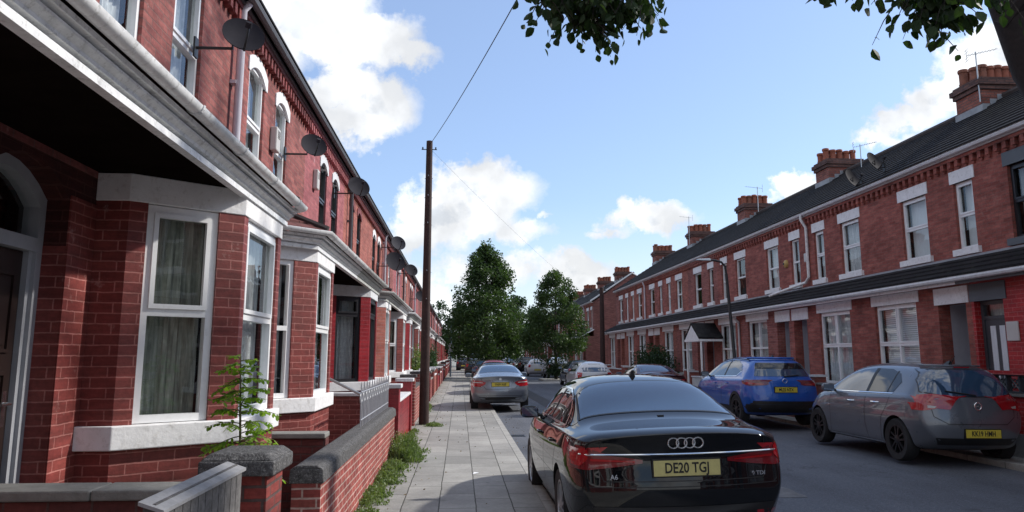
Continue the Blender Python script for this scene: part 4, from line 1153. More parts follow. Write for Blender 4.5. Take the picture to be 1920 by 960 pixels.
for sd in (-1, 1):
    gf = [(1.66, 1.00), (2.92, .975), (2.66, 1.13), (2.35, 1.28), (2.05, 1.345), (1.66, 1.37)]
    gr = [(1.58, 1.00), (1.58, 1.372), (1.20, 1.365), (.92, 1.30), (.78, 1.17), (.88, 1.02)]
    C.decal('side_window', CG, gf, 'side', sd, step=.08)
    w = C.decal('side_window', CGD, gr, 'side', sd, step=.08)
    C.line('window_divider', CBLK, [(1.04, 1.01), (1.00, 1.335)], 'side', .03, sd, off=.006, parent=w)
    C.line('door_pillar', CBLK, [(1.62, 1.0), (1.62, 1.37)], 'side', .085, sd, off=.006)
    C.line('waist_trim', CHROME, [(.86, .995), (2.92, .965)], 'side', .016, sd, off=.008)
    C.line('shut_line', CBLK, [(1.62, .97), (1.62, .50), (1.56, .27)], 'side', .010, sd, off=.002)
    C.line('shut_line', CBLK, [(.90, 1.0), (.98, .80), (1.14, .62), (1.18, .28)], 'side', .010, sd, off=.002)
    C.line('shut_line', CBLK, [(2.78, .94), (2.76, .50), (2.80, .28)], 'side', .010, sd, off=.002)
    C.line('sill_trim', CHROME, [(1.12, .245), (2.9, .245)], 'side', .016, sd, off=.006)
    C.handle(sd, 1.30, .845, CHROME); C.handle(sd, 2.05, .83, CHROME)
    C.mirror(sd, 2.66, .985, PM['greyblue'])
    lm = C.decal('tail_lamp', CRED, [(sd*a, b) for (a, b) in [(.52, .85), (.60, .90), (.72, .96), (.84, 1.0), (.87, .97), (.87, .79), (.74, .78), (.58, .81)]], 'rear', off=.008, step=.035)
    C.decal('indicator_lens', CCLR, [(sd*a, b) for (a, b) in [(.57, .845), (.68, .86), (.68, .82), (.60, .82)]], 'rear', off=.013, step=.03, parent=lm)
    C.decal('tail_lamp', CRED, [(.34, 1.0), (.29, .92), (.20, .83), (.05, .79), (.05, .99), (.20, 1.02)], 'side', sd, off=.008, step=.04)
C.line('lid_edge', CBLK, [(-.66, .99), (-.62, .70), (-.45, .60), (.45, .60), (.62, .70), (.66, .99)], 'rear', .010, off=.002)
C.plate('KK19 HMH', .47, x=.03, size=.10, sx=.76)
C.decal('bumper_insert', CBLK, [(-.62, .40), (.62, .40), (.56, .30), (-.56, .30)], 'rear', off=.006)
h = C.hit('rear', 0, .855); mb = MB(); rg = []
bmr = MB()
for t in range(20):
    a = t*2*math.pi/20; ring = []
    for q in range(6):
        b = q*2*math.pi/6; rr = .052+.009*math.cos(b)
        ring.append(bmr.V((rr*math.cos(a), h[0].y-.014+.008*math.sin(b), .855+rr*math.sin(a))))
    rg.append(ring)
for t in range(20):
    for q in range(6): bmr.bm.faces.new([rg[t][q], rg[t][(q+1) % 6], rg[(t+1) % 20][(q+1) % 6], rg[(t+1) % 20][q]])
bg = bmr.build('ring_badge', CBADGE, C.root, smooth=True)
mb = MB(); yy = h[0].y-.014; mb.tube([(-.05, yy, .858), (.0, yy, .858)], .006, 6); mb.tube([(.0, yy, .850), (.05, yy, .850)], .006, 6); mb.build('bolt_emblem', CBADGE, bg)
C.fin(.62, CBLK, 1.1)
C.whip(.60)

# ------------------------------------------------------------------ blue crossover
SUV = scaled(HATCH, 4.42/4.02, 1.055, 1.10, .05)
Q = Car('suv', 1.84, 4.42, (7.55, 17.7, .08), R(1.0), R(.6), 'bright blue crossover car with black lower cladding on the right', 'cars parked along the right kerb',
        rows_=SUV, rear=[(.3, .12), (.45, .02), (.62, 0), (.85, .03), (1.0, .06), (1.15, .10), (1.4, .0)], sub=2, rw=.36, axles=(.86, 3.53), paint_='blue', track=.915, plan_r=.25)
Q.wheels(CRIMB, 5, .23)
rwp = [(-.66, 1.16), (.66, 1.16), (.58, 1.42), (.52, 1.47), (-.52, 1.47), (-.58, 1.42)]
Q.decal('rear_window', CG, rwp, 'rear', off=.005, step=.06)
Q.decal('window_shade_band', CGD, [(-.60, 1.33), (.60, 1.33), (.55, 1.46), (-.55, 1.46)], 'rear', off=.009, step=.06)
Q.line('rear_wiper', CBLK, [(0, 1.15), (.36, 1.18)], 'rear', .03, off=.02, r=.014)
Q.line('roof_spoiler', PM['blue'], [(-.58, 1.545), (.58, 1.545)], 'rear', .03, off=.04, r=.028)
for sd in (-1, 1):
    gf = [(1.84, 1.13), (3.20, 1.10), (2.93, 1.27), (2.58, 1.43), (2.25, 1.50), (1.84, 1.525)]
    gr = [(1.76, 1.13), (1.76, 1.525), (1.32, 1.515), (.98, 1.42), (.80, 1.28), (1.0, 1.17)]
    Q.decal('side_window', CG, gf, 'side', sd, step=.08); Q.decal('side_window', CG, gr, 'side', sd, step=.08)
    Q.line('window_chrome', CHROME, [(.80, 1.26), (1.0, 1.145), (3.22, 1.085)], 'side', .02, sd, off=.008)
    Q.line('door_pillar', CBLK, [(1.80, 1.12), (1.80, 1.52)], 'side', .085, sd, off=.006)
    Q.line('shut_line', CBLK, [(1.80, 1.1), (1.80, .35)], 'side', .010, sd, off=.002)
    Q.decal('side_cladding', CBLK, [(1.24, .30), (1.24, .44), (3.15, .44), (3.15, .30)], 'side', sd, off=.012, step=.15)
    Q.handle(sd, 1.45, .97, PM['blue']); Q.handle(sd, 2.3, .95, PM['blue']); Q.mirror(sd, 2.92, 1.12, CBLK)
    Q.line('roof_rail', CBLK, [(sd*.55, .75), (sd*.555, 2.4)], 'top', .03, off=.03, r=.014)
    for yy in Q.axles:
        pts = []
        for t in range(15):
            a = math.pi*t/14; pts.append((yy+.40*math.cos(a), .36+.40*math.sin(a)))
        Q.line('arch_cladding', CBLK, pts, 'side', .07, sd, off=.009, seg=.2)
    Q.decal('tail_lamp', CREDD, [(sd*a, b) for (a, b) in [(.36, .99), (.50, 1.03), (.90, 1.09), (.93, .98), (.80, .94), (.46, .955)]], 'rear', off=.008, step=.035)
    Q.decal('lamp_bright_lens', CRED, [(sd*a, b) for (a, b) in [(.46, .985), (.84, 1.015), (.84, .975), (.52, .968)]], 'rear', off=.013, step=.035)  # brighter red strip of the lens
    Q.decal('tail_lamp', CREDD, [(.10, .96), (.44, .98), (.52, 1.06), (.10, 1.08)], 'side', sd, off=.008, step=.04)
Q.decal('rear_cladding', CBLK, [(-.90, .52), (.90, .52), (.80, .34), (-.80, .34)], 'rear', off=.010, step=.06)
Q.decal('lower_bumper', CBLK, [(-.74, .60), (.74, .60), (.80, .522), (-.80, .522)], 'rear', off=.010, step=.06)
Q.plate('ML22 NTX', .86, size=.096, sx=.78)
h = Q.hit('rear', 0, 1.06); bmr = MB(); rg = []
for t in range(18):
    a = t*2*math.pi/18; rg.append([bmr.V(((.055+.008*math.cos(b))*math.cos(a), h[0].y-.012+.008*math.sin(b), 1.06+(.048+.008*math.cos(b))*math.sin(a))) for b in [q*math.pi/3 for q in range(6)]])
for t in range(18):
    for q in range(6): bmr.bm.faces.new([rg[t][q], rg[t][(q+1) % 6], rg[(t+1) % 18][(q+1) % 6], rg[(t+1) % 18][q]])
bmr.build('ring_badge', CBADGE, Q.root, smooth=True)
Q.fin(.70, CBLK, 1.1)

# ------------------------------------------------------------------ cars farther down the street
def far_car(kind, x, y, paint_, label, group, z=0.0, det=1, plate=None):
    if kind == 'sedan':
        c = Car(kind, 1.8, 4.5, (x, y, z), 0, 0, label, group, rows_=scaled(SEDAN, 4.5/4.94, .935, .965), rear=SEDAN_REAR, sub=1, rw=.32, axles=(.93, 3.66), paint_=paint_, track=.90)
        c.decal('rear_window', CG, [(-.62, .88), (.62, .88), (.53, 1.42), (-.53, 1.42)], 'top', step=.15)
        gl = [(1.05, 1.04), (3.20, 1.01), (2.70, 1.28), (2.3, 1.33), (1.8, 1.33), (1.3, 1.2)]; zs = .96; zp = .78; ym = 2.95; lam = [(.48, .88), (.90, .93), (.90, .77), (.50, .78)]
    elif kind == 'hatch':
        c = Car(kind, 1.74, 4.02, (x, y, z), 0, 0, label, group, rows_=HATCH, rear=HATCH_REAR, sub=1, rw=.31, axles=(.76, 3.27), paint_=paint_, track=.86)
        c.decal('rear_window', CG, [(-.62, 1.02), (.62, 1.02), (.50, 1.36), (-.50, 1.36)], 'rear', step=.12)
        gl = [(.85, 1.04), (2.88, .98), (2.35, 1.27), (2.05, 1.34), (1.5, 1.37), (.95, 1.30)]; zs = .95; zp = .75; ym = 2.66; lam = [(.55, .98), (.86, 1.02), (.86, .76), (.60, .76)]
    elif kind == 'suv':
        c = Car(kind, 1.84, 4.42, (x, y, z), 0, 0, label, group, rows_=SUV, rear=HATCH_REAR, sub=1, rw=.35, axles=(.86, 3.53), paint_=paint_, track=.91)
        c.decal('rear_window', CG, [(-.64, 1.14), (.64, 1.14), (.52, 1.48), (-.52, 1.48)], 'rear', step=.12)
        gl = [(.95, 1.16), (3.15, 1.10), (2.6, 1.42), (2.2, 1.50), (1.4, 1.51), (.95, 1.42)]; zs = 1.05; zp = .86; ym = 2.92; lam = [(.60, 1.08), (.90, 1.12), (.90, .84), (.66, .84)]
    else:  # van
        rv = scaled(HATCH, 4.8/4.02, 1.09, 1.0, .05)
        rv = [(a_, b_, c_, d_, e_, f_, 1.15 if a_ < 4 else g_*1.1, h_*1.15 if a_ < 3.4 else h_, (1.92 if 0.2 < a_ < 2.9 else i_*(1.32 if a_ > 2.9 else 1.75)) if a_ < 3.6 else i_*1.1, j_) for (a_, b_, c_, d_, e_, f_, g_, h_, i_, j_) in rv]
        c = Car(kind, 1.9, 4.8, (x, y, z), 0, 0, label, group, name='parked_van', rows_=rv, rear=[(.3, .06), (.5, 0), (1.9, .1)], sub=1, rw=.34, axles=(.95, 3.9), paint_=paint_, track=.93)
        c.root['category'] = 'van'
        c.decal('rear_window', CGD, [(-.66, 1.25), (.66, 1.25), (.60, 1.66), (-.60, 1.66)], 'rear', step=.2)
        gl = [(2.9, 1.22), (3.9, 1.2), (3.5, 1.5), (2.9, 1.6)]; zs = 1.1; zp = .7; ym = 3.6; lam = [(.80, 1.2), (.92, 1.2), (.92, .8), (.80, .8)]
    for sd in (-1, 1):
        c.decal('side_window', CGD, gl, 'side', sd, step=.2)
        if det: c.mirror(sd, ym, zs+.03, PM[paint_])
        c.decal('tail_lamp', CRED, [(sd*a, b) for (a, b) in lam], 'rear', off=.008, step=.08)
    c.wheels(CRIM, 5, .20)
    c.plate(plate, zp if kind != 'hatch' else .56)
    c.decal('bumper_insert', CBLK, [(-.62, .42), (.62, .42), (.56, .32), (-.56, .32)], 'rear', off=.006)
    return c
GL = 'cars parked along the left kerb'; GR = 'cars parked along the right kerb'
far_car('sedan', 1.62, 33.5, 'navy', 'dark saloon car directly beyond the silver grey saloon on the left', GL, .03)
far_car('hatch', 1.85, 41.5, 'red', 'red hatchback third in the left-hand line of parked cars', GL, .03)
far_car('hatch', 1.30, 66.0, 'darkgrey', 'dark rounded hatchback parked on the left near the far trees', GL, .03)
far_car('van', 1.5, 76.0, 'navy', 'dark van beyond the rounded hatchback on the left', GL, .03)
far_car('hatch', .45, 88.0, 'darkgrey', 'small dark car farthest along the left pavement', GL, .05)
far_car('sedan', 3.3, 92.0, 'lightsilver', 'pale car in the road beyond the dark van', GL, .0)
far_car('sedan', 1.7, 49.5, 'darkgrey', 'dark grey saloon fourth in the left-hand line of parked cars', GL, .03)
far_car('hatch', 6.9, 43.5, 'darkgrey', 'dark hatchback behind the pale silver hatchback on the right', GR, .0)
far_car('sedan', 6.9, 26.0, 'maroon', 'dark maroon saloon car parked beyond the blue crossover', GR, .03)
far_car('hatch', 5.95, 34.0, 'white', 'pale silver hatchback parked beyond the maroon saloon', GR, .0)
far_car('suv', 7.55, 58.5, 'lightsilver', 'light silver estate car right of the small street tree', GR, .0)
far_car('hatch', 6.50, 65.0, 'white', 'white hatchback left of the small street tree', GR, .0)
for i, (yy, xx, pc, kd, lb) in enumerate([(73, 6.35, 'black', 'suv', 'black crossover just left of the white hatchback'), (80, 6.2, 'lightsilver', 'hatch', 'light silver hatchback second in the distant right-hand row'), (88, 6.05, 'darkgrey', 'sedan', 'dark grey saloon in the middle of the distant right-hand row'), (97, 6.0, 'white', 'hatch', 'white hatchback fourth in the distant right-hand row'), (107, 5.9, 'darkgrey', 'suv', 'last dark crossover at the end of the distant right-hand row')]):
    far_car(kd, xx, yy, pc, lb, GR, 0, 0)
# ------------------------------------------------------------------ ground materials
def asphalt():
    m, nt, b = new_mat('asphalt road surface')
    P = pos(nt)
    v = N(nt, 'ShaderNodeTexVoronoi'); v.inputs['Scale'].default_value = 55; L(nt, P, v.inputs['Vector'])
    big = noise(nt, .35, 6, P, .6); f = noise(nt, 90, 3, P, .8)
    mp = N(nt, 'ShaderNodeMapping'); mp.inputs['Scale'].default_value = (1.6, .12, 1); L(nt, P, mp.inputs['Vector'])
    st = noise(nt, 1.0, 6, mp.outputs[0], .6)
    c = ramp(nt, f, [(.35, (.052, .058, .072)), (.62, (.115, .122, .142))])
    c = mixc(nt, 1.0, c, ramp(nt, big, [(.3, .75), (.7, 1.25)]), 'MULTIPLY')
    c = mixc(nt, 1.0, c, ramp(nt, st, [(.3, .8), (.7, 1.2)]), 'MULTIPLY')
    c = mixc(nt, 1.0, c, ramp(nt, noise(nt, 24, 4, P, .75), [(.3, .7), (.5, 1.0), (.7, 1.4)]), 'MULTIPLY')
    c = mixc(nt, ramp(nt, noise(nt, 70, 2, P, .5), [(.64, 0.0), (.72, .75)]), c, (.34, .34, .35))
    c = mixc(nt, ramp(nt, noise(nt, 1.1, 5, P, .7), [(.62, 0.0), (.70, .6)]), c, (.035, .036, .04))
    # cracks
    v2 = N(nt, 'ShaderNodeTexVoronoi'); v2.feature = 'DISTANCE_TO_EDGE'; v2.inputs['Scale'].default_value = .45
    w = N(nt, 'ShaderNodeVectorMath', operation='ADD'); nz = N(nt, 'ShaderNodeTexNoise'); nz.inputs['Scale'].default_value = 1.4; nz.inputs['Detail'].default_value = 5
    L(nt, P, nz.inputs['Vector']); L(nt, P, w.inputs[0]); L(nt, nz.outputs['Color'], w.inputs[1]); L(nt, w.outputs[0], v2.inputs['Vector'])
    k = ramp(nt, v2.outputs['Distance'], [(.0, .7), (.006, 0.0)])
    c = mixc(nt, mth(nt, 'MULTIPLY', k, ramp(nt, noise(nt, .25, 2, P), [(.45, 0.0), (.6, .8)])), c, (.02, .02, .022))
    L(nt, c, b.inputs['Base Color']); b.inputs['Roughness'].default_value = .82; b.inputs['Specular IOR Level'].default_value = .35
    bump(nt, b, mth(nt, 'ADD', f, v.outputs['Distance']), .6, .006)
    return m
def slabs():
    m, nt, b = new_mat('pavement slabs')
    P = pos(nt); s = N(nt, 'ShaderNodeSeparateXYZ'); L(nt, P, s.inputs[0])
    nz = noise(nt, 3, 3, P)
    cx = N(nt, 'ShaderNodeCombineXYZ')
    L(nt, mth(nt, 'ADD', s.outputs[1], mth(nt, 'MULTIPLY', nz, .03)), cx.inputs[0]); L(nt, mth(nt, 'ADD', s.outputs[0], mth(nt, 'ADD', .61, mth(nt, 'MULTIPLY', nz, .02))), cx.inputs[1])
    t = N(nt, 'ShaderNodeTexBrick'); t.inputs['Scale'].default_value = 1; t.offset = .37; t.offset_frequency = 2
    t.inputs['Color1'].default_value = (.245, .24, .225, 1); t.inputs['Color2'].default_value = (.34, .332, .31, 1); t.inputs['Mortar'].default_value = (.055, .054, .044, 1)
    t.inputs['Mortar Size'].default_value = .008; t.inputs['Mortar Smooth'].default_value = .4; t.inputs['Brick Width'].default_value = .88; t.inputs['Row Height'].default_value = .408
    L(nt, cx.outputs[0], t.inputs['Vector'])
    c = mixc(nt, 1.0, t.outputs['Color'], ramp(nt, noise(nt, .9, 7, P, .7), [(.3, .72), (.7, 1.2)]), 'MULTIPLY')
    c = mixc(nt, 1.0, c, ramp(nt, noise(nt, 22, 6, P, .8), [(.3, .82), (.7, 1.14)]), 'MULTIPLY')
    # moss along the joints and by the wall
    edge = mth(nt, 'SUBTRACT', 1.0, mth(nt, 'MULTIPLY', mth(nt, 'ADD', s.outputs[0], 1.12), 1.6), clamp=True)
    gk = mth(nt, 'MULTIPLY', ramp(nt, noise(nt, 5, 7, P, .75), [(.45, 0.0), (.62, 1.0)]), mth(nt, 'MULTIPLY', edge, .8))
    c = mixc(nt, gk, c, (.075, .09, .04))
    c = mixc(nt, ramp(nt, noise(nt, 1.7, 8, P, .8), [(.62, 0.0), (.70, .5)]), c, (.12, .118, .105))
    c = mixc(nt, ramp(nt, noise(nt, 9, 2, P, .5), [(.76, 0.0), (.775, .6)]), c, (.08, .078, .072))
    L(nt, c, b.inputs['Base Color']); b.inputs['Roughness'].default_value = .85
    bump(nt, b, mth(nt, 'ADD', mth(nt, 'MULTIPLY', t.outputs['Fac'], -1.2), noise(nt, 60, 4, P)), .5, .006)
    return m
M['asphalt'] = asphalt(); M['slabs'] = slabs()
M['ground'] = plain('rough ground', (.10, .10, .085), .95, var=.3, vscale=.5)
def kerbmat():
    m, nt, b = new_mat('kerb stone'); P = pos(nt)
    s = N(nt, 'ShaderNodeSeparateXYZ'); L(nt, P, s.inputs[0])
    fr = mth(nt, 'FRACT', mth(nt, 'DIVIDE', s.outputs[1], .914))
    j = ramp(nt, fr, [(.0, .25), (.012, 1.0), (.985, 1.0), (1.0, .25)])
    c = ramp(nt, noise(nt, 6, 7, P, .75), [(.3, (.24, .235, .22)), (.7, (.42, .41, .38))])
    L(nt, mixc(nt, 1.0, c, j, 'MULTIPLY'), b.inputs['Base Color']); b.inputs['Roughness'].default_value = .85
    bump(nt, b, noise(nt, 50, 4, P), .3, .005); return m
M['kerb'] = kerbmat()

KX = .95; KR = 8.5; YE = 230; YB = -30
mb = MB(); mb.face([(-900, -900, -.04), (900, -900, -.04), (900, 900, -.04), (-900, 900, -.04)]); struct('ground', mb, M['ground'])
mb = MB(); mb.face([(KX+.05, YB, 0), (KR-.05, YB, 0), (KR-.05, YE, 0), (KX+.05, YE, 0)]); struct('road', mb, M['asphalt'])
mb = MB(); mb.face([(KR-.05, 50.6, -.002), (60, 50.6, -.002), (60, 57.9, -.002), (KR-.05, 57.9, -.002)]); struct('side_road', mb, M['asphalt'])
mb = MB(); mb.box((-2.66, YB, -.03), (KX, YE, PAVE)); struct('left_pavement', mb, M['slabs'])
mb = MB(); mb.box((KR+.12, YB, -.03), (10.2, 50.6, PAVE)); mb.box((KR+.12, 57.9, -.03), (10.2, YE, PAVE)); struct('right_pavement', mb, M['slabs'])
mb = MB(); mb.box((KX+.002, YB, -.03), (KX+.125, YE, PAVE+.004)); struct('left_kerb', mb, M['kerb'])
mb = MB(); mb.box((KR, YB, -.03), (KR+.118, 50.6, PAVE+.004)); mb.box((KR, 57.9, -.03), (KR+.118, YE, PAVE+.004)); struct('right_kerb', mb, M['kerb'])
mb = MB(); mb.box((5.7, 53.0, -.03), (KR-.01, 56.4, .10)); struct('kerb_build_out', mb, M['kerb'])
mb = MB(); mb.box((1.09, 56.0, -.03), (2.6, 60, .10)); struct('tree_build_out', mb, M['kerb'])
# cast iron covers and patches
mb = MB(); mb.box((4.1, 13.0, -.01), (4.7, 13.6, .006)); tag(mb.build('manhole_cover', M['darkiron'], base=(4.4, 13.3, 0)), 'dark iron manhole cover set in the road between the black saloon and the hatchback', 'manhole cover')

M['patch'] = plain('tarmac repair patch', (.045, .047, .052), .9, var=.35, vscale=6, bs=.6, bscale=80)
M['patch2'] = plain('worn pale tarmac', (.15, .15, .155), .9, var=.35, vscale=6, bs=.6, bscale=80)
for (x0, x1, y0, y1, mt) in ((3.2, 4.3, 9.6, 11.4, 'patch2'), (2.9, 3.5, 14, 40, 'patch'), (4.9, 6.2, 17.2, 19.0, 'patch'), (3.9, 6.4, 27, 29.5, 'patch2'), (1.6, 2.6, 14.5, 16.2, 'patch')):
    mb = MB(); n_ = 24; rr_ = random.Random(int(y0*7)); pts = []
    for i in range(n_+1): pts.append((x0+rr_.uniform(-.02, .02), y0+(y1-y0)*i/n_))
    for i in range(n_+1): pts.append((x1+rr_.uniform(-.02, .02), y1-(y1-y0)*i/n_))
    mb.face([(a, b, .004) for a, b in pts]); struct('road_patch', mb, M[mt])
for (x, y) in ((4.2, 21.0), (3.6, 46.0)):
    mb = MB(); mb.lathe([(.3, -.01), (.3, .007), (.001, .007)], (x, y, 0), 'z', 24); tag(mb.build('manhole_cover', M['darkiron'], base=(x, y, 0)), 'round iron manhole cover in the road %s' % ('level with the blue crossover' if y < 30 else 'far beyond the parked cars'), 'manhole cover')
mb = MB()
for i in range(7): mb.box((1.12, 17.0+i*.06, -.01), (1.42, 17.03+i*.06, .006))
mb.box((1.10, 16.96, -.012), (1.12, 17.44, .008)); mb.box((1.42, 16.96, -.012), (1.44, 17.44, .008)); tag(mb.build('drain_grate', M['darkiron'], base=(1.28, 17.2, 0)), 'iron drain grate in the gutter beside the left kerb', 'drain grate')

# ------------------------------------------------------------------ front garden walls (left)
def gwall(x0, x1, y0, y1, zt, mat, cop, lab, cph=.07, cpo=.035, gable=False, name='garden_wall', pillars=(), catg='wall'):
    cx, cy = (x0+x1)/2, (y0+y1)/2
    r = thing(name, (cx, cy, PAVE), lab, catg)
    mb = MB(); mb.box((x0, y0, PAVE-.02), (x1, y1, zt-cph)); mb.build('brickwork', M[mat], r)
    mb = MB(); a, b_ = x0-cpo, x1+cpo
    e = .028
    if cph > .06 and (x1-x0) < (y1-y0) or gable:
        mb.hexa([(a, y0-.01, zt-cph), (b_, y0-.01, zt-cph), (b_, y1+.01, zt-cph), (a, y1+.01, zt-cph), (a+.01, y0-.01, zt-e), (b_-.01, y0-.01, zt-e), (b_-.01, y1+.01, zt-e), (a+.01, y1+.01, zt-e)])
        mb.hexa([(a+.012, y0-.008, zt-e), (b_-.012, y0-.008, zt-e), (b_-.012, y1+.008, zt-e), (a+.012, y1+.008, zt-e), (a+.06, y0+.0, zt), (b_-.06, y0+.0, zt), (b_-.06, y1-.0, zt), (a+.06, y1-.0, zt)])
    else:
        mb.box((a, y0-.01, zt-cph), (b_, y1+.01, zt))
    mb.build('coping', M[cop], r, bevel=.008)
    return r
gwall(-1.33, -1.10, 6.50, 13.6, .85, 'brick_garden', 'coping', 'low brick garden wall with dark pebbly coping running beside the weeds', cph=.14, cpo=.025)
# gate pier with big coping
r = thing('gate_pier', (-1.27, 4.85, PAVE), 'brick gate pier with chunky dark pebbled cap in the left foreground', 'gate pier')
mb = MB(); mb.box((-1.44, 4.73, PAVE), (-1.11, 5.13, 1.05)); mb.build('brickwork', M['brick_pier'], r)
mb = MB(); mb.hexa([(-1.49, 4.670, 1.035), (-1.06, 4.670, 1.035), (-1.06, 5.190, 1.035), (-1.49, 5.190, 1.035), (-1.49, 4.670, 1.12), (-1.06, 4.670, 1.12), (-1.06, 5.190, 1.12), (-1.49, 5.190, 1.12)])
mb.hexa([(-1.485, 4.675, 1.12), (-1.065, 4.675, 1.12), (-1.065, 5.185, 1.12), (-1.485, 5.185, 1.12), (-1.44, 4.720, 1.16), (-1.11, 4.720, 1.16), (-1.11, 5.140, 1.16), (-1.44, 5.140, 1.16)])
mb.build('pier_cap', M['coping'], r, bevel=.012)
# grey timber gate
M['greywood'] = plain('weathered grey timber', (.12, .115, .115), .85, var=.5, vscale=18, bs=.5, bscale=50, dirt=((.06, .055, .055), .6))
M['greywood_top'] = plain('bleached timber rail', (.26, .26, .27), .8, var=.2, vscale=14, bs=.3)
r = thing('garden_gate', (-1.24, 4.0, PAVE), 'weathered grey timber gate of upright boards hinged beside the gate pier', 'gate')
for i in range(11):
    y = 3.40+i*.103
    mb = MB(); mb.box((-1.225-.003*(i % 3), y, .16), (-1.20, y+.094, 1.08)); mb.build('gate_board', M['greywood'], r)
mb = MB(); mb.box((-1.285, 3.38, 1.06), (-1.226-.008, 4.56, 1.12)); mb.box((-1.285, 3.38, .22), (-1.234, 4.56, .32)); mb.build('gate_rail', M['greywood'], r)
mb = MB(); mb.hexa([(-1.295, 3.35, 1.12), (-1.19, 3.35, 1.085), (-1.19, 4.57, 1.085), (-1.295, 4.57, 1.12), (-1.295, 3.35, 1.135), (-1.19, 3.35, 1.10), (-1.19, 4.57, 1.10), (-1.295, 4.57, 1.135)]); mb.build('gate_cap', M['greywood_top'], r)
mb = MB(); mb.box((-1.30, 3.34, .14), (-1.192, 3.395, 1.08)); mb.build('gate_post', M['greywood'], r)
mb = MB(); mb.tube([(-1.31, 3.36, 1.02), (-1.36, 3.36, 1.03), (-1.36, 3.36, .96)], .012); mb.build('latch', M['galv'], r)
# dividing walls
r = thing('garden_wall', (-2.1, 4.45, PAVE), 'low wall with pale flat coping crossing the path in front of the brown door', 'wall')
mb = MB(); mb.box((-2.64, 4.36, PAVE), (-1.46, 4.56, .97)); mb.build('brickwork', M['brick_plain_dark'], r)
mb = MB(); mb.box((-2.64, 4.32, .97), (-1.92, 4.60, 1.025)); mb.box((-1.915, 4.32, .97), (-1.45, 4.60, 1.025)); mb.build('coping', M['concrete'], r, bevel=.01)
def cross_wall(y, zt, mat, lab, x0=-2.64, x1=-1.34, cop='white2'):
    r = thing('garden_wall', ((x0+x1)/2, y, PAVE), lab, 'wall')
    mb = MB(); mb.box((x0, y-.1, PAVE), (x1, y+.1, zt-.05)); mb.build('brickwork', M[mat], r)
    mb = MB(); mb.box((x0, y-.14, zt-.05), (x1, y+.14, zt)); mb.build('coping', M[cop], r, bevel=.01)
cross_wall(8.2, .95, 'brick_plain_dark', 'dark dividing wall with thin pale coping behind the sapling', cop='concrete')
cross_wall(12.45, 1.15, 'brick_paint', 'brick dividing wall with white coping left of the white railings')
# white railings on the wall
r = thing('railings', (-1.22, 11.2, .85), 'white scrolled iron railings standing on the pebbly wall coping', 'railings')
mb = MB(); mb.tube([(-1.22, 9.88, .93), (-1.22, 13.6, .93)], .010, 5); mb.tube([(-1.22, 9.88, 1.27), (-1.22, 13.6, 1.27)], .010, 5)
mb.build('rail', M['whiteiron'], r, smooth=True)
for i in range(25):
    y = 9.9+i*.153
    mb = MB(); ht = 1.40 if i % 2 == 0 else 1.33
    mb.tube([(-1.22, y, .84), (-1.22, y, ht-.05), (-1.22, y, ht)], [.009, .009, .002], 5)
    if i % 2 == 0:
        for s in (-1, 1):
            mb.tube([(-1.22, y+s*(.06+.05*math.cos(t)) if False else y+s*(.045-.045*math.cos(t)), 1.20+.055*math.sin(t)) for t in [k*math.pi*1.6/9 for k in range(10)]], .006, 4)
    mb.build('baluster', M['whiteiron'], r, smooth=True)
r = thing('handrail', (-1.8, 12.1, PAVE), 'sloping grey tube handrail below the dark bay window', 'handrail')
mb = MB(); mb.tube([(-2.3, 12.2, 1.52), (-1.42, 11.9, 1.12)], .022, 8); mb.build('rail', M['galv'], r, smooth=True)
mb = MB(); mb.tube([(-1.44, 11.9, PAVE), (-1.44, 11.9, 1.12)], .02, 8); mb.build('post', M['galv'], r, smooth=True)
# more walls and piers down the row
rnd = random.Random(5)
y = 13.9; i = 0
wl = ['red painted', 'brick', 'pink painted', 'dark red', 'rendered']
mats = ['brick_crimson', 'brick_garden', 'brick_pink', 'brick_paint', 'brick_orange']
cnt = 0
while y < 105:
    L_ = 3.1+rnd.uniform(-.3, .4)
    zt = .85+rnd.uniform(-.1, .15)
    mt = mats[cnt % 5]; cp = ['white2', 'coping', 'white', 'concrete'][cnt % 4]
    gwall(-1.31, -1.10, y+.36, y+.36+L_, zt, mt, cp, '%s garden wall on the left pavement, %s beyond the railings' % (['crimson painted', 'mottled brick', 'pink painted', 'dark red', 'orange red'][cnt % 5], ORD[min(cnt, 27)]), cph=.05+.0*cnt, cpo=.03, gable=False)
    for (yy) in (y, y+.36+L_):
        r = thing('gate_pier', (-1.2, yy+.17, PAVE), '%s pier with flat cap, %s' % (['crimson', 'mottled brick', 'pink', 'dark red', 'orange red'][cnt % 5], ('near end of the %s left-hand wall beyond the railings' if yy == y else 'far end of the %s left-hand wall beyond the railings') % ORD[min(cnt, 27)]), 'gate pier', 'gate piers along the left pavement')
        mb = MB(); mb.box((-1.38, yy, PAVE), (-1.06, yy+.34, zt+.22)); mb.build('brickwork', M[mt], r)
        mb = MB(); mb.box((-1.42, yy-.04, zt+.22), (-1.02, yy+.38, zt+.29)); mb.build('pier_cap', M[cp], r, bevel=.01)
    y += .36+L_+.36+.95; cnt += 1

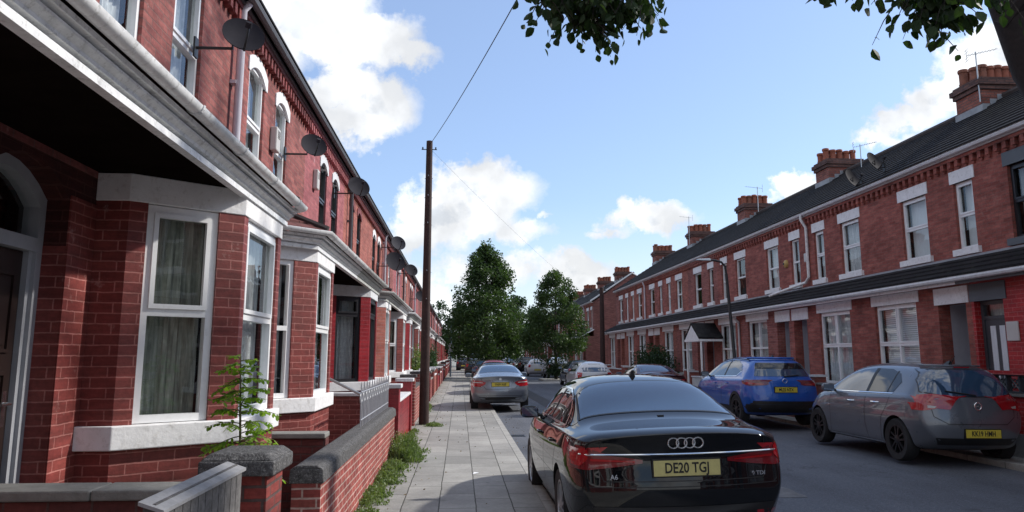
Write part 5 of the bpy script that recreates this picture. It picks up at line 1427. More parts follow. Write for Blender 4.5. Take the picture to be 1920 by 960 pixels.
# right-hand garden walls
r = thing('garden_wall', (9.05, 12.4, PAVE), 'red wall topped with pierced dark screen blocks at the right edge', 'wall')
mb = MB(); mb.box((9.14, 9.6, PAVE), (9.34, 13.2, .46)); mb.build('plinth', M['render_grey'], r)
mb = MB(); mb.box((9.15, 9.6, .46), (9.33, 13.2, 1.06)); mb.build('brickwork', M['brick_red_r'], r)
mb = MB(); mb.box((9.11, 9.6, 1.06), (9.36, 13.2, 1.10)); mb.build('lower_coping', M['concrete'], r)
mb = MB()
for i in range(12):
    y0 = 9.6+i*.3
    mb.box((9.19, y0, 1.11), (9.28, y0+.03, 1.41)); mb.box((9.19, y0+.03, 1.11), (9.28, y0+.3, 1.135)); mb.box((9.19, y0+.03, 1.385), (9.28, y0+.3, 1.41))
    mb.tube([(9.235, y0+.04, 1.14), (9.235, y0+.29, 1.38)], .018, 4); mb.tube([(9.238, y0+.29, 1.14), (9.238, y0+.04, 1.38)], .018, 4)
    mb.tube([(9.235, y0+.165+.07*math.cos(k*math.pi/4), 1.26+.07*math.sin(k*math.pi/4)) for k in range(9)], .014, 4)
mb.build('screen_block', M['greypaint'], r)
mb = MB(); mb.box((9.14, 9.6, 1.41), (9.33, 13.2, 1.47)); mb.build('coping', M['brick_red_r'], r)
segs = [(16.4, 19.3, 'brick_right3', 1.05), (20.2, 22.6, 'brick_right2', 1.0), (23.6, 26.6, 'render_white', 1.0), (27.4, 30.0, 'render_white', .95), (30.9, 34.2, 'brick_right3', 1.0), (35.0, 38.0, 'brick_right2', 1.0), (38.9, 42.2, 'render_white', .95), (43, 47.6, 'brick_right', 1.0), (58.3, 62, 'brick_right3', 1.0), (63, 66.5, 'brick_right2', .95), (67.4, 71, 'render_white', 1), (72, 76, 'brick_right', 1)]
for i, (a, b_, mt, zt) in enumerate(segs):
    gwall(9.05, 9.25, a, b_, zt, mt, 'white2' if i % 2 else 'concrete', '%s garden wall on the right, %s after the screen block wall' % ({'brick_right3': 'plum brick', 'brick_right2': 'orange brick', 'render_white': 'white rendered', 'brick_right': 'red brick'}[mt], ORD[i]), cph=.05)
    for yy, en in ((a-.34, 'near'), (b_+.01, 'far')):
        r = thing('gate_pier', (9.15, yy+.15, PAVE), 'red brick pier with white cap at the %s end of the %s right-hand garden wall' % (en, ORD[i]), 'gate pier', 'gate piers along the right pavement')
        mb = MB(); mb.box((8.99, yy, PAVE), (9.29, yy+.32, zt+.14)); mb.build('brickwork', M['brick_right'], r)
        mb = MB(); mb.box((8.96, yy-.03, zt+.14), (9.32, yy+.35, zt+.19)); mb.build('pier_cap', M['white2'], r)

# porch canopy on the right
r = thing('porch_canopy', (8.9, 29.6, 2.1), 'white gabled porch canopy projecting over a door on the right terrace', 'porch canopy')
f = lambda u, o, z: Vector((9.6-o, 28.7+u, z-.12))
mb = MB(f); mb.hexa([(-0.92, 0, 2.45), (0, 0, 3.0), (0, 0, 3.06), (-0.92, 0, 2.51), (-0.92, 0.92, 2.45), (0, 0.92, 3.0), (0, 0.92, 3.06), (-0.92, 0.92, 2.51)]); mb.hexa([(0.92, 0, 2.45), (0.004, 0, 3.0), (0.004, 0, 3.06), (0.92, 0, 2.51), (0.92, 0.92, 2.45), (0.004, 0.92, 3.0), (0.004, 0.92, 3.06), (0.92, 0.92, 2.51)]); mb.build('canopy_roof', M['tile_dark'], r)
mb = MB(f); mb.sheet([(-0.88, 2.44), (0.88, 2.44), (0, 2.98)], 0.78, 0.90); mb.sheet([(-0.92, 2.36), (0.92, 2.36), (0.92, 2.44), (-0.92, 2.44)], .7, 0.91); mb.build('gable_board', M['white'], r)
for sx in (-1, 1):
    mb = MB(f); mb.box((min(sx*.84, sx*.90), 0, 2.36), (max(sx*.84, sx*.90), .86, 2.44)); mb.tube([(sx*.87, .82, PAVE), (sx*.87, .82, 2.37)], .04); mb.build('post', M['white'], r)

# ------------------------------------------------------------------ poles, lamps, dishes
M['pole'] = plain('tarred timber pole', (.035, .015, .013), .8, var=.35, vscale=5, bs=.4, bscale=30, dirt=((.16, .09, .07), .35))
r = thing('utility_pole', (-.835, 19.2, PAVE), 'tall tarred timber utility pole standing on the left pavement by the garden walls', 'utility pole')
mb = MB(); mb.tube([(-.85, 19.2, 0), (-.845, 19.2, 3), (-.83, 19.2, 7.15)], [.125, .105, .08], 14); mb.build('pole', M['pole'], r, smooth=True)
mb = MB(); mb.tube([(-1.03, 19.2, 6.93), (-.64, 19.2, 6.93)], .012, 6); mb.tube([(-1.0, 19.2, 6.93), (-1.0, 19.2, 6.99)], .02, 6); mb.tube([(-.67, 19.2, 6.93), (-.67, 19.2, 6.99)], .02, 6); mb.build('crossarm', M['darkiron'], r)
for zz in (3.1, 3.8, 5.0, 5.7, 6.2):
    mb = MB(); mb.tube([(-.835, 19.12, zz), (-.835, 19.0, zz+.01)], .010, 6); mb.tube([(-.94, 19.2, zz-.03), (-.73, 19.2, zz-.03)], .008, 6); mb.build('climbing_step', M['galv'], r)
def wire(name, a, b_, sag, rad, lab):
    pts = []
    a = Vector(a); b_ = Vector(b_)
    for i in range(25):
        t = i/24; p = a.lerp(b_, t); p.z -= sag*4*t*(1-t); pts.append(p)
    mb = MB(); mb.tube(pts, rad, 5); o = mb.build(name, M['black'], base=a, smooth=True); tag(o, lab, 'cable')
wire('overhead_cable', (-.83, 19.2, 7.05), (1.0, 6.0, 5.75), .12, .007, 'thin overhead cable rising from the utility pole into the upper sky')
wire('overhead_cable', (-.83, 19.2, 6.97), (10.0, 52, 4.9), .35, .0025, 'faint overhead cable from the utility pole down to the right-hand side')

r = thing('street_lamp', (8.62, 24.0, PAVE), 'dark street lamp with a short curved arm on the right pavement by the white canopy', 'street lamp')
mb = MB(); pts = [(8.68, 24, 0), (8.66, 24, 1.2), (8.65, 24, 1.25), (8.48, 24, 4.30)]; mb.tube(pts, [.085, .08, .055, .045], 10)
pp = [(8.48, 24, 4.30), (8.45, 24, 4.54), (8.34, 24, 4.68), (8.16, 24, 4.73), (7.95, 24, 4.75)]; mb.tube(pp, .035, 8); mb.build('column', M['darkiron'], r, smooth=True)
mb = MB(); mb.hexa([(7.52, 23.93, 4.735), (7.98, 23.93, 4.72), (7.98, 24.07, 4.72), (7.52, 24.07, 4.735), (7.56, 23.95, 4.78), (7.96, 23.95, 4.80), (7.96, 24.05, 4.80), (7.56, 24.05, 4.78)]); mb.build('lantern', M['galv'], r, bevel=.01)
r = thing('utility_pole', (8.95, 48.4, PAVE), 'dark timber utility pole by the brick gable on the right', 'utility pole')
mb = MB(); mb.tube([(8.95, 48.4, 0), (8.95, 48.4, 6.0)], [.17, .13], 10); mb.build('pole', M['pole'], r, smooth=True)
mb = MB(); mb.tube([(8.65, 48.4, 5.8), (9.25, 48.4, 5.8)], .03, 6); mb.build('crossarm', M['darkiron'], r)
r = thing('signpost', (-.72, 62, PAVE), 'slim grey blue post standing on the far left pavement', 'signpost')
mb = MB(); mb.tube([(-.72, 62, PAVE), (-.72, 62, 4.2)], .07, 8); mb.build('post', plain('blue grey post', (.08, .12, .17), .5), r, smooth=True)
mb = MB(); mb.box((-.92, 61.9, 1.9), (-.52, 61.95, 2.7)); mb.build('sign_plate', M['galv'], r)

def dish(x, y, z, R_, az, el, mat, lab, side=-1, arm=.5):
    # wall at x ; side -1: left terrace wall (dish out toward +x)
    s = 1 if side < 0 else -1
    r = thing('satellite_dish', (x, y, z), lab, 'satellite dish')
    c = Vector((x+s*arm, y, z)); d = Vector((math.sin(az)*math.cos(el), math.cos(az)*math.cos(el), math.sin(el)))
    q = d.to_track_quat('Z', 'Y').to_matrix()
    f = lambda a, b, c_: c+q @ Vector((a, b, c_))
    mb = MB(f); prof = []
    for i in range(7):
        t = i/6; prof.append((max(.002, R_*t), .12*R_*4*(t*t)*.5))
    back = [(p[0]*.99, p[1]-.012) for p in prof[::-1]]
    mb.lathe(prof+back, (0, 0, 0), 'z', 28, closed=False); mb.build('reflector', M[mat], r, smooth=True)
    mb = MB(f); mb.tube([(0, -R_*.95, .1*R_), (0, -R_*.6, R_*.9), (0, -R_*.30, R_*1.15)], .012, 6); mb.build('feed_arm', M['darkiron'], r, smooth=True)
    mb = MB(f); mb.tube([(0, -R_*.33, R_*1.05), (0, -R_*.20, R_*1.28)], .032, 10); mb.build('receiver', M['dishgrey'], r, smooth=True)
    mb = MB(); mb.tube([(x, y, z-.12), (x+s*arm*.8, y, z-.12), (x+s*arm*.8, y, z+.06), tuple(c-d*.03)], .016, 6); mb.box((min(x, x+s*.02), y-.05, z-.22), (max(x, x+s*.02), y+.05, z-.02)); mb.build('bracket', M['darkiron'], r, smooth=False)
    return r
dish(-2.66, 7.44, 4.86, 0.207, R(152), R(22), 'dishgrey', 'large dark satellite dish beside the pale downpipe on the nearest house', arm=.46)
dish(-2.66, 11.41, 4.83, 0.198, R(150), R(22), 'dishgrey', 'satellite dish over the second arched window right of the pale downpipe', arm=.42)
dish(-2.66, 15.9, 5.18, 0.239, R(150), R(25), 'dishgrey', 'dark satellite dish on the pink painted wall next to the dark downpipe', arm=.5)
dish(-2.66, 24.6, 4.66, 0.331, R(150), R(20), 'dishgrey', 'big round satellite dish beside the white downpipe midway along the left terrace', arm=.55)
dish(-2.66, 25.7, 5.42, 0.258, R(150), R(22), 'dishlight', 'paler satellite dish high on the left terrace beyond the big round one', arm=.55)
dish(-2.66, 32.9, 5.3, 0.276, R(150), R(22), 'dishgrey', 'dark dish under the eaves just left of the utility pole', arm=.55)
dish(-2.66, 40.9, 4.8, 0.304, R(150), R(22), 'dishgrey', 'farthest visible dish on the left terrace, low and near the pole', arm=.55)
dish(10.4, 17.8, 6.42, .26, R(150), R(22), 'dishgrey', 'dark satellite dish just above the right-hand gutter nearest the big chimney', side=1, arm=.3)
dish(10.4, 18.9, 6.25, .26, R(150), R(22), 'dishgrey', 'second dark satellite dish above the right-hand gutter, the farther of the two', side=1, arm=.3)

def wbox(x, y, z, w, h, d, lab, s=1, mat='boxwhite', grille=True, name='alarm_box'):
    r = thing(name, (x, y, z), lab, 'alarm box')
    mb = MB(); x0, x1 = sorted((x, x+s*d)); mb.box((x0, y-w/2, z-h/2), (x1, y+w/2, z+h/2)); mb.build('casing', M[mat], r, bevel=.02)
    if grille:
        mb = MB()
        for i in range(5):
            zz = z+h*.05+i*h*.07; a, b_ = sorted((x+s*d, x+s*(d+.004))); mb.box((a, y-w*.3, zz), (b_, y+w*.3, zz+.008))
        mb.build('grille', M['dishlight'], r)
wbox(-2.66, 10.62, 4.70, .22, .34, .10, 'plain grey white box on the wall between the two arched windows of the second house')
wbox(-2.66, 13.75, 4.85, .2, .36, .09, 'white alarm box with slotted grille on the pink painted wall')
wbox(XU, 21.9, 4.58, .22, .26, .06, 'pale blue white alarm box beside the cream zigzag downpipe', s=-1, grille=False)
r = thing('alarm_bell', (XU, 23.35, 4.56), 'round yellow alarm bell on the right terrace wall near the cream downpipe', 'alarm bell')
mb = MB(); mb.lathe([(.13, 0), (.12, -.05), (.06, -.09), (.001, -.10)], (XU, 23.35, 4.56), 'x', 18); mb.build('casing', plain('yellowed plastic', (.45, .30, .10), .5), r, smooth=True)
mb = MB(); mb.lathe([(.04, 0), (.035, -.012), (.001, -.014)], (XU-.10, 23.35, 4.56), 'x', 12); mb.build('bell_centre', M['darkiron'], r, smooth=True)
wbox(XL, 12.86, 2.14, .30, .34, .03, 'small white panel on the bright red wall right of the dark grey door', s=-1, grille=False, name='wall_panel')

# TV aerials on right chimneys
def aerial(x, y, z0, h, rot, lab, k_=.6):
    r = thing('tv_aerial', (x, y, z0), lab, 'aerial')
    mb = MB(); mb.tube([(x, y, z0), (x, y, z0+h)], .016, 6); mb.build('mast', M['galv'], r)
    c, s_ = math.cos(rot), math.sin(rot)
    q = lambda a, b_, zz: (x+a*c-b_*s_, y+a*s_+b_*c, z0+h-.05+zz+a*.18)
    mb = MB(); mb.tube([q(-.35*k_, 0, 0), q(.85*k_, 0, 0)], .010*k_, 5)
    for i in range(9): a = (-.3+i*.13)*k_; mb.tube([q(a, -.16*k_, 0), q(a, .16*k_, 0)], .005, 4)
    for zz in (-.14, -.07, .07, .14): mb.tube([q(-.35*k_, -.22*k_, zz), q(-.35*k_, .22*k_, zz)], .006, 4)
    mb.tube([q(-.35*k_, 0, -.16), q(-.35*k_, 0, .16)], .007, 4)
    mb.build('antenna', M['galv'], r)
aerial(12.75, 17.4, 7.9, 1.3, R(-15), 'tv aerial on the chimney stack at the upper right edge')
aerial(12.9, 23.4, 7.6, .9, R(-20), 'thin tv aerial beside the second chimney from the right')
aerial(12.7, 31.6, 7.8, 1.1, R(160), 'tv aerial left of the third chimney from the right')
aerial(12.7, 41.6, 7.8, 1.6, R(160), 'tv aerial on the fourth chimney from the right')
# ------------------------------------------------------------------ vegetation
def leafmat(name, c1, c2, trans=.35, sc=3):
    m, nt, b = new_mat(name); P = pos(nt)
    c = ramp(nt, noise(nt, sc, 5, P, .7), [(.3, c1), (.7, c2)])
    L(nt, c, b.inputs['Base Color']); b.inputs['Roughness'].default_value = .55; b.inputs['Specular IOR Level'].default_value = .3
    t = N(nt, 'ShaderNodeBsdfTranslucent'); L(nt, mixc(nt, 1.0, c, (1.3, 1.5, .6), 'MULTIPLY'), t.inputs[0])
    mx = N(nt, 'ShaderNodeMixShader'); mx.inputs[0].default_value = trans
    L(nt, b.outputs[0], mx.inputs[1]); L(nt, t.outputs[0], mx.inputs[2]); L(nt, mx.outputs[0], nt.nodes['Material Output'].inputs[0])
    return m
M['leaf_tree'] = leafmat('street tree foliage', (.016, .036, .015), (.085, .135, .045), sc=1.2)
M['leaf_tree2'] = leafmat('dark tree foliage', (.014, .038, .018), (.04, .085, .03), sc=1.2)
M['leaf_near'] = leafmat('overhanging leaf', (.010, .026, .008), (.032, .060, .016), .28, 12)
M['leaf_hedge'] = leafmat('hedge foliage', (.010, .028, .010), (.03, .06, .02), .2, 3)
M['leaf_sap'] = leafmat('sapling leaf', (.09, .20, .025), (.30, .42, .05), .45, 9)
M['leaf_weed'] = leafmat('weed foliage', (.06, .11, .035), (.22, .27, .11), .35, 6)
M['bark'] = plain('tree bark', (.05, .038, .03), .9, var=.4, vscale=8, bs=.9, bscale=20)
M['bark_dark'] = plain('dark tree bark', (.022, .016, .015), .95, var=.4, vscale=8, bs=.9, bscale=18)
M['stem'] = plain('green stem', (.10, .09, .04), .7, var=.2)
M['twig'] = plain('dark twig', (.02, .015, .012), .9, var=.2)

def leaf_cloud(bm, pts, size, rnd, shape='quad', droop=0):
    for (p, s) in pts:
        n = Vector((rnd.gauss(0, 1), rnd.gauss(0, 1), rnd.gauss(0, 1)+.5)).normalized()
        a = n.orthogonal().normalized(); a = (Matrix.Rotation(rnd.uniform(0, 6.28), 3, n) @ a); b = n.cross(a)
        l = size*s*rnd.uniform(.7, 1.3); w = l*rnd.uniform(.45, .7)
        if shape == 'quad':
            vs = [p-a*l*.5, p+b*w*.5-a*.1*l, p+a*l*.5, p-b*w*.5-a*.1*l]
        else:
            vs = [p-a*l*.5, p-a*l*.25+b*w*.38, p+a*l*.1+b*w*.5, p+a*l*.5, p+a*l*.1-b*w*.5, p-a*l*.25-b*w*.38]
        bm.faces.new([bm.verts.new(v) for v in vs])

def tree(x, y, h, rx, ry, trunk_h, nleaf, size, lab, group, mat='leaf_tree', seed=1, conic=.5, tr=.16, zc=None, name='street_tree', clumps=60):
    rnd = random.Random(seed)
    root = thing(name, (x, y, PAVE), lab, 'tree', group)
    mb = MB(); cz = trunk_h
    mb.tube([(x, y, 0), (x+.02, y, trunk_h*.6), (x-.03, y+.02, trunk_h), (x, y, h*.6), (x, y, h*.92)], [tr*1.25, tr, tr*.85, tr*.45, .02], 9)
    for i in range(10):
        a = i*2.4+rnd.random(); z0 = trunk_h*.85+(h-trunk_h)*i/13
        ll = rx*(.85-.5*i/12)
        mb.tube([(x, y, z0), (x+math.cos(a)*ll*.5, y+math.sin(a)*ll*.5, z0+ll*.45), (x+math.cos(a)*ll, y+math.sin(a)*ll, z0+ll*.75)], [tr*.4, tr*.25, .015], 6)
    mb.build('trunk', M['bark'], root, smooth=True)
    pts = []
    H = h-trunk_h*.8
    cl = []
    for i in range(clumps):
        t = rnd.random()**.9
        prof = min(1, (t+.10)*3.6)**.6*(1-t**1.3)**(.35+conic*.75)
        a = rnd.uniform(0, 6.283); rr = math.sqrt(rnd.uniform(.12, 1.0))*prof
        cl.append((Vector((x+math.cos(a)*rr*rx, y+math.sin(a)*rr*ry, trunk_h*.8+t*H*.97)), rnd.uniform(.20, .62)*(1-.45*t)*rx*.5))
    cl.append((Vector((x, y, h-.3)), .25)); cl.append((Vector((x, y, h-.8)), .35))
    tot = sum(c[1]**2 for c in cl)
    for (c, r_) in cl:
        k = int(nleaf*r_*r_/tot)
        for _ in range(k):
            d = Vector((rnd.gauss(0, 1), rnd.gauss(0, 1), rnd.gauss(0, .8)))
            d = d.normalized()*(r_*rnd.random()**.45*1.15)
            pts.append((c+d, 1))
    bm = bmesh.new(); leaf_cloud(bm, pts, size, rnd)
    bmc = MB(); bmc.bm.free(); bmc.bm = bm
    o = build_noflip(bm, 'crown', M[mat], root)
    return root
def build_noflip(bm, name, mat, root, base=None):
    org = Vector(base) if base is not None else WL[root]
    bmesh.ops.translate(bm, verts=bm.verts[:], vec=-org)
    me = bpy.data.meshes.new(name); bm.to_mesh(me); bm.free(); me.materials.append(mat)
    o = bpy.data.objects.new(name, me); COL.objects.link(o)
    if root: o.parent = root
    else: o.location = org
    WL[o] = org
    return o
GT = 'trees lining the street'
tree(1.95, 58, 10.2, 3.5, 3.3, 2.0, 30000, .19, 'tallest pointed street tree rising in the middle of the street', GT, 'leaf_tree', 3, conic=.52, tr=.2, clumps=200)
tree(6.75, 54.5, 7.7, 2.45, 2.3, 2.0, 18000, .17, 'smaller rounded street tree right of the tallest one', GT, 'leaf_tree', 8, conic=.22, tr=.11, clumps=150)
tree(6.0, 82, 8.2, 3.0, 2.6, 2.4, 7000, .24, 'dark street tree between and behind the two main trees', GT, 'leaf_tree2', 12, conic=.3, tr=.15)
tree(-.1, 92, 8.0, 2.6, 2.6, 2.5, 6000, .28, 'dark tree at the far end of the left pavement', GT, 'leaf_tree2', 15, conic=.3, tr=.2)
tree(3.0, 118, 11, 4.5, 3.5, 2.2, 6000, .36, 'far dark tree closing the street on the left', GT, 'leaf_tree2', 18, conic=.2, tr=.25)
tree(8.0, 125, 10, 4.5, 3.5, 2.2, 6000, .36, 'far dark tree closing the street in the middle', GT, 'leaf_tree2', 21, conic=.2, tr=.25)
tree(-3.6, 128, 10.5, 4.5, 3.5, 2.2, 5000, .36, 'far dark tree behind the end of the left terrace', GT, 'leaf_tree2', 24, conic=.2, tr=.25)
tree(13, 135, 10, 4.5, 3.5, 2.2, 5000, .4, 'far dark tree behind the far right block', GT, 'leaf_tree2', 25, conic=.2, tr=.25)

def bush(x, y, rx, ry, z0, h, n, size, mat, lab, seed, name='bush', group=None, flat=False, cat='bush', shape='quad'):
    rnd = random.Random(seed)
    root = thing(name, (x, y, z0), lab, cat, group)
    mb = MB()
    for i in range(7):
        a = i*2.4; mb.tube([(x, y, z0-.05), (x+math.cos(a)*rx*.5, y+math.sin(a)*ry*.5, z0+h*.7)], [.03, .008], 5)
    mb.build('stems', M['twig'], root)
    pts = []
    lobes = [(Vector((x+rnd.uniform(-.55, .55)*rx, y+rnd.uniform(-.55, .55)*ry, z0+h*rnd.uniform(.3, .68))), rnd.uniform(.3, .5)) for _ in range(18)]
    for _ in range(n):
        c, r_ = rnd.choice(lobes); d = Vector((rnd.gauss(0, 1), rnd.gauss(0, 1), rnd.gauss(0, 1))).normalized()*(r_*rnd.random()**.3)
        p = c+Vector((d.x*rx, d.y*ry, d.z*h*.75))
        if p.z > z0: pts.append((p, 1))
    bm = bmesh.new(); leaf_cloud(bm, pts, size, rnd, shape); build_noflip(bm, 'foliage', M[mat], root)
bush(8.95, 35.6, .55, 4.0, PAVE, 2.3, 9000, .10, 'leaf_hedge', 'large dark clipped bush spilling over a wall on the right pavement', 31)
bush(6.7, 54.0, .8, .7, .1, 1.3, 1800, .12, 'leaf_hedge', 'low dark shrub around the foot of the small street tree', 32)
bush(-1.75, 31.5, .6, 1.6, PAVE, 2.2, 2600, .09, 'leaf_weed', 'leafy shrub in a front garden just right of the utility pole', 33)
bush(-1.6, 38.5, .6, 1.2, PAVE, 2.0, 1500, .10, 'leaf_hedge', 'darker shrub in a front garden beyond the leafy shrub', 34)
bush(-1.8, 47.0, .6, 1.2, PAVE, 2.6, 1500, .11, 'leaf_tree2', 'tall shrub in a far front garden on the left', 35)

# overhanging tree at the right with leafy boughs above the street
rnd = random.Random(77)
root = thing('overhanging_tree', (8.5, 8.9, PAVE), 'dark barked tree leaning in at the upper right corner with leafy boughs overhead', 'tree')
mb = MB()
tp = [(8.85, 8.9, 0), (8.8, 9.0, 1.4), (8.5, 9.2, 3.0), (8.12, 9.4, 4.6), (7.76, 9.5, 5.6), (7.48, 9.5, 6.6), (7.0, 9.4, 7.8), (6.5, 9.2, 9.2)]
mb.tube(tp, [.36, .30, .28, .26, .25, .23, .19, .12], 16)
for v in mb.bm.verts:
    v.co += Vector((rnd.uniform(-1, 1), rnd.uniform(-1, 1), 0))*.012
limbs = [[(7.0, 9.5, 7.2), (5.8, 8.4, 7.9), (4.3, 7.2, 7.6), (3.0, 6.4, 6.3), (1.9, 5.9, 5.1), (1.2, 5.7, 4.62)],
         [(7.0, 9.5, 7.2), (6.2, 8.0, 7.3), (5.0, 6.5, 6.4), (4.2, 5.6, 5.2), (3.7, 5.3, 4.45)],
         [(6.8, 9.4, 7.8), (6.6, 8.2, 8.6), (6.0, 7.0, 9.2)], [(6.8, 9.4, 7.8), (5.2, 9.6, 9.2), (3.6, 9.6, 9.8)], [(7.4, 9.5, 6.2), (8.0, 8.4, 7.4), (8.6, 7.4, 8.2)]]
for l in limbs: mb.tube(l, [.11*(1-.85*i/(len(l)-1))+.008 for i in range(len(l))], 7)
mb.build('trunk', M['bark_dark'], root, smooth=True)
bm = bmesh.new(); tw = MB()
def spray(c, rx, ry, rz, ntw, nl, size, hang=True):
    c = Vector(c)
    for _ in range(ntw):
        s = c+Vector((rnd.gauss(0, .45)*rx, rnd.gauss(0, .45)*ry, rz*rnd.uniform(.2, 1.0)))
        a = rnd.uniform(0, 6.28); ln = rnd.uniform(.12, .4)
        e = s+Vector((math.cos(a)*ln*.6, math.sin(a)*ln*.6, -ln*rnd.uniform(.2, 1.0)))
        m_ = (s+e)/2+Vector((0, 0, .03))
        tw.tube([s, m_, e], [.006, .004, .002], 4)
        for k in range(nl):
            t = k/max(1, nl-1); p = s.lerp(e, t)+Vector((rnd.uniform(-.03, .03), rnd.uniform(-.03, .03), -.02))
            d = Vector((rnd.gauss(0, .6), rnd.gauss(0, .6), -1.0)).normalized()
            n = Vector((rnd.gauss(0, 1), rnd.gauss(0, 1), rnd.gauss(0, .7))); n = (n-d*n.dot(d)).normalized(); b = n.cross(d)
            l = size*rnd.uniform(.6, 1.3); w = l*rnd.uniform(.62, .8); fold = n*l*.10
            vs = [p, p+d*l*.18+b*w*.34+fold, p+d*l*.45+b*w*.5+fold*1.3, p+d*l*.75+b*w*.33+fold*.7, p+d*l, p+d*l*.75-b*w*.33+fold*.7, p+d*l*.45-b*w*.5+fold*1.3, p+d*l*.18-b*w*.34+fold]
            V_ = [bm.verts.new(v) for v in vs]; mid = bm.verts.new(p+d*l*.5)
            for i in range(8): bm.faces.new([V_[i], V_[(i+1) % 8], mid])
# visible cluster top centre (hangs down into view) and top right
def up_(L_, dx, dz): return [(a+dx, b, c+dz, *r_) for (a, b, c, *r_) in L_]
for (cx, cy, cz, rx, ry, rz, nt_, nl_) in up_([(.88, 5.6, 4.17, .30, .3, .24, 20, 4), (.95, 5.6, 4.25, .30, .35, .25, 22, 4), (.70, 5.6, 4.27, .20, .3, .25, 14, 4), (1.22, 5.6, 4.22, .20, .3, .25, 16, 4), (.93, 5.6, 4.02, .12, .12, .18, 7, 3), (1.0, 5.7, 4.95, .8, .6, .3, 40, 5)], .10, .17):
    spray((cx, cy, cz), rx, ry, rz, int(nt_*1.9), nl_+1, .085)
for (cx, cy, cz, rx, ry, rz, nt_, nl_) in up_([(3.42, 5.3, 4.0, .22, .2, .24, 14, 4), (3.62, 5.3, 4.16, .35, .3, .24, 18, 4), (3.28, 5.2, 4.16, .15, .2, .2, 9, 3), (2.62, 5.2, 4.18, .22, .2, .14, 5, 2), (2.9, 5.2, 4.22, .2, .2, .14, 4, 2), (3.8, 5.4, 4.9, .8, .5, .3, 30, 5)], .16, .25):
    spray((cx, cy, cz), rx, ry, rz, int(nt_*1.9), nl_+1, .098)
# hidden upper crown
for (cx, cy, cz, rx) in [(3.8, 9.6, 9.9, 1.2), (8.6, 7.2, 8.8, 1.4), (6.3, 9.4, 10.0, 1.4)]:
    spray((cx, cy, cz), rx, rx, .9, 60, 6, .13)
tw.bm.normal_update()
tw.build('twigs', M['twig'], root)['kind'] = 'stuff'
build_noflip(bm, 'crown', M['leaf_near'], root)

# sapling beside the pier
root = thing('sapling', (-1.52, 5.45, PAVE), 'young sapling with feathery green leaves growing behind the gate pier', 'sapling')
rnd = random.Random(9)
mb = MB(); st = [(-1.50, 5.5, .1), (-1.47, 5.5, .9), (-1.49, 5.5, 1.3), (-1.51, 5.52, 1.60), (-1.52, 5.54, 1.72)]; mb.tube(st, [.013, .011, .008, .005, .003], 6)
bm = bmesh.new()
def frond(p0, d, ln, nl, size):
    p0 = Vector(p0); d = Vector(d).normalized(); pts = []
    for i in range(7):
        t = i/6; pts.append(p0+d*ln*t+Vector((0, 0, -.35*ln*t*t)))
    mb.tube(pts, [.004-.0005*i for i in range(7)], 4)
    for i in range(nl):
        t = .2+.8*i/nl; k = min(5, int(t*6)); q = pts[k].lerp(pts[k+1], t*6-k); td = (pts[k+1]-pts[k]).normalized(); sd = td.cross(Vector((0, 0, 1))).normalized()
        for s in (-1, 1):
            u = (sd*s+td*.35+Vector((0, 0, rnd.uniform(-1.1, .3)))).normalized(); l = size*rnd.uniform(.8, 1.2)*(1-.35*abs(t-.5)); w = l*.42
            n = u.cross(td).normalized(); bb = n.cross(u).normalized()
            vs = [q, q+u*l*.3+bb*w*.5, q+u*l*.75+bb*w*.4, q+u*l, q+u*l*.75-bb*w*.4, q+u*l*.3-bb*w*.5]
            bm.faces.new([bm.verts.new(v) for v in vs])
for i in range(44):
    t = i/43; zz = .98+t*.72
    k = 0
    while k < len(st)-2 and st[k+1][2] < zz: k += 1
    a_, b_ = Vector(st[k]), Vector(st[k+1]); p = a_.lerp(b_, min(1, max(0, (zz-a_.z)/(b_.z-a_.z))))
    az = i*2.4+rnd.uniform(-.3, .3); ln = (.34-.20*t)*rnd.uniform(.8, 1.2)
    frond(p, (math.cos(az), math.sin(az)*.7, .9*rnd.random()-.1), ln, 8, .066-.012*t)
mb.build('stem', M['stem'], root, smooth=True); build_noflip(bm, 'foliage', M['leaf_sap'], root)

# weeds along the foot of the wall
def weeds(x, y, rx, ry, h, n, lab, seed, mat='leaf_weed'):
    rnd = random.Random(seed); bm = bmesh.new()
    for _ in range(n):
        px = x+rnd.gauss(0, .42)*rx; py = y+rnd.uniform(-1, 1)*ry
        if math.sin(py*5.1+seed)+math.sin(py*11.3+seed*2)*.7 < rnd.uniform(-1.2, .5): continue
        if px < -1.085: px = -1.08+rnd.random()*.05
        e = max(.15, 1-((px-x)/rx)**2-.6*((py-y)/ry)**2); hh = h*rnd.uniform(.3, 1.0)*e
        a = rnd.uniform(0, 6.28); lean = rnd.uniform(.05, .5)*hh
        p = Vector((px, py, PAVE)); tip = p+Vector((math.cos(a)*lean, math.sin(a)*lean, hh))
        if rnd.random() < .6:
            s = Vector((-math.sin(a), math.cos(a), 0))*rnd.uniform(.003, .007)
            m_ = p.lerp(tip, .55)+Vector((0, 0, hh*.1))
            v = [bm.verts.new(q) for q in (p-s, p+s, m_+s, m_-s, tip)]; bm.faces.new([v[0], v[1], v[2], v[3]]); bm.faces.new([v[3], v[2], v[4]])
        for k in range(2):
            c = p.lerp(tip, rnd.uniform(.3, 1)); leaf_cloud(bm, [(c, 1)], .035, rnd, 'leaf')
    o = build_noflip(bm, 'weeds', M[mat], None, base=(x, y, PAVE)); tag(o, lab, 'weeds', None, 'stuff')
weeds(-.98, 9.4, .20, 1.1, .12, 1300, 'low creeping weeds at the foot of the brick wall nearest the camera', 41)
weeds(-.95, 11.3, .24, .95, .20, 1700, 'pale green weeds along the middle of the brick wall foot', 42)
weeds(-.88, 13.1, .32, .85, .46, 3600, 'tall bushy weeds at the far end of the brick wall', 43)
weeds(-.60, 18.9, .22, .35, .10, 500, 'small weed patch at the foot of the utility pole', 44)
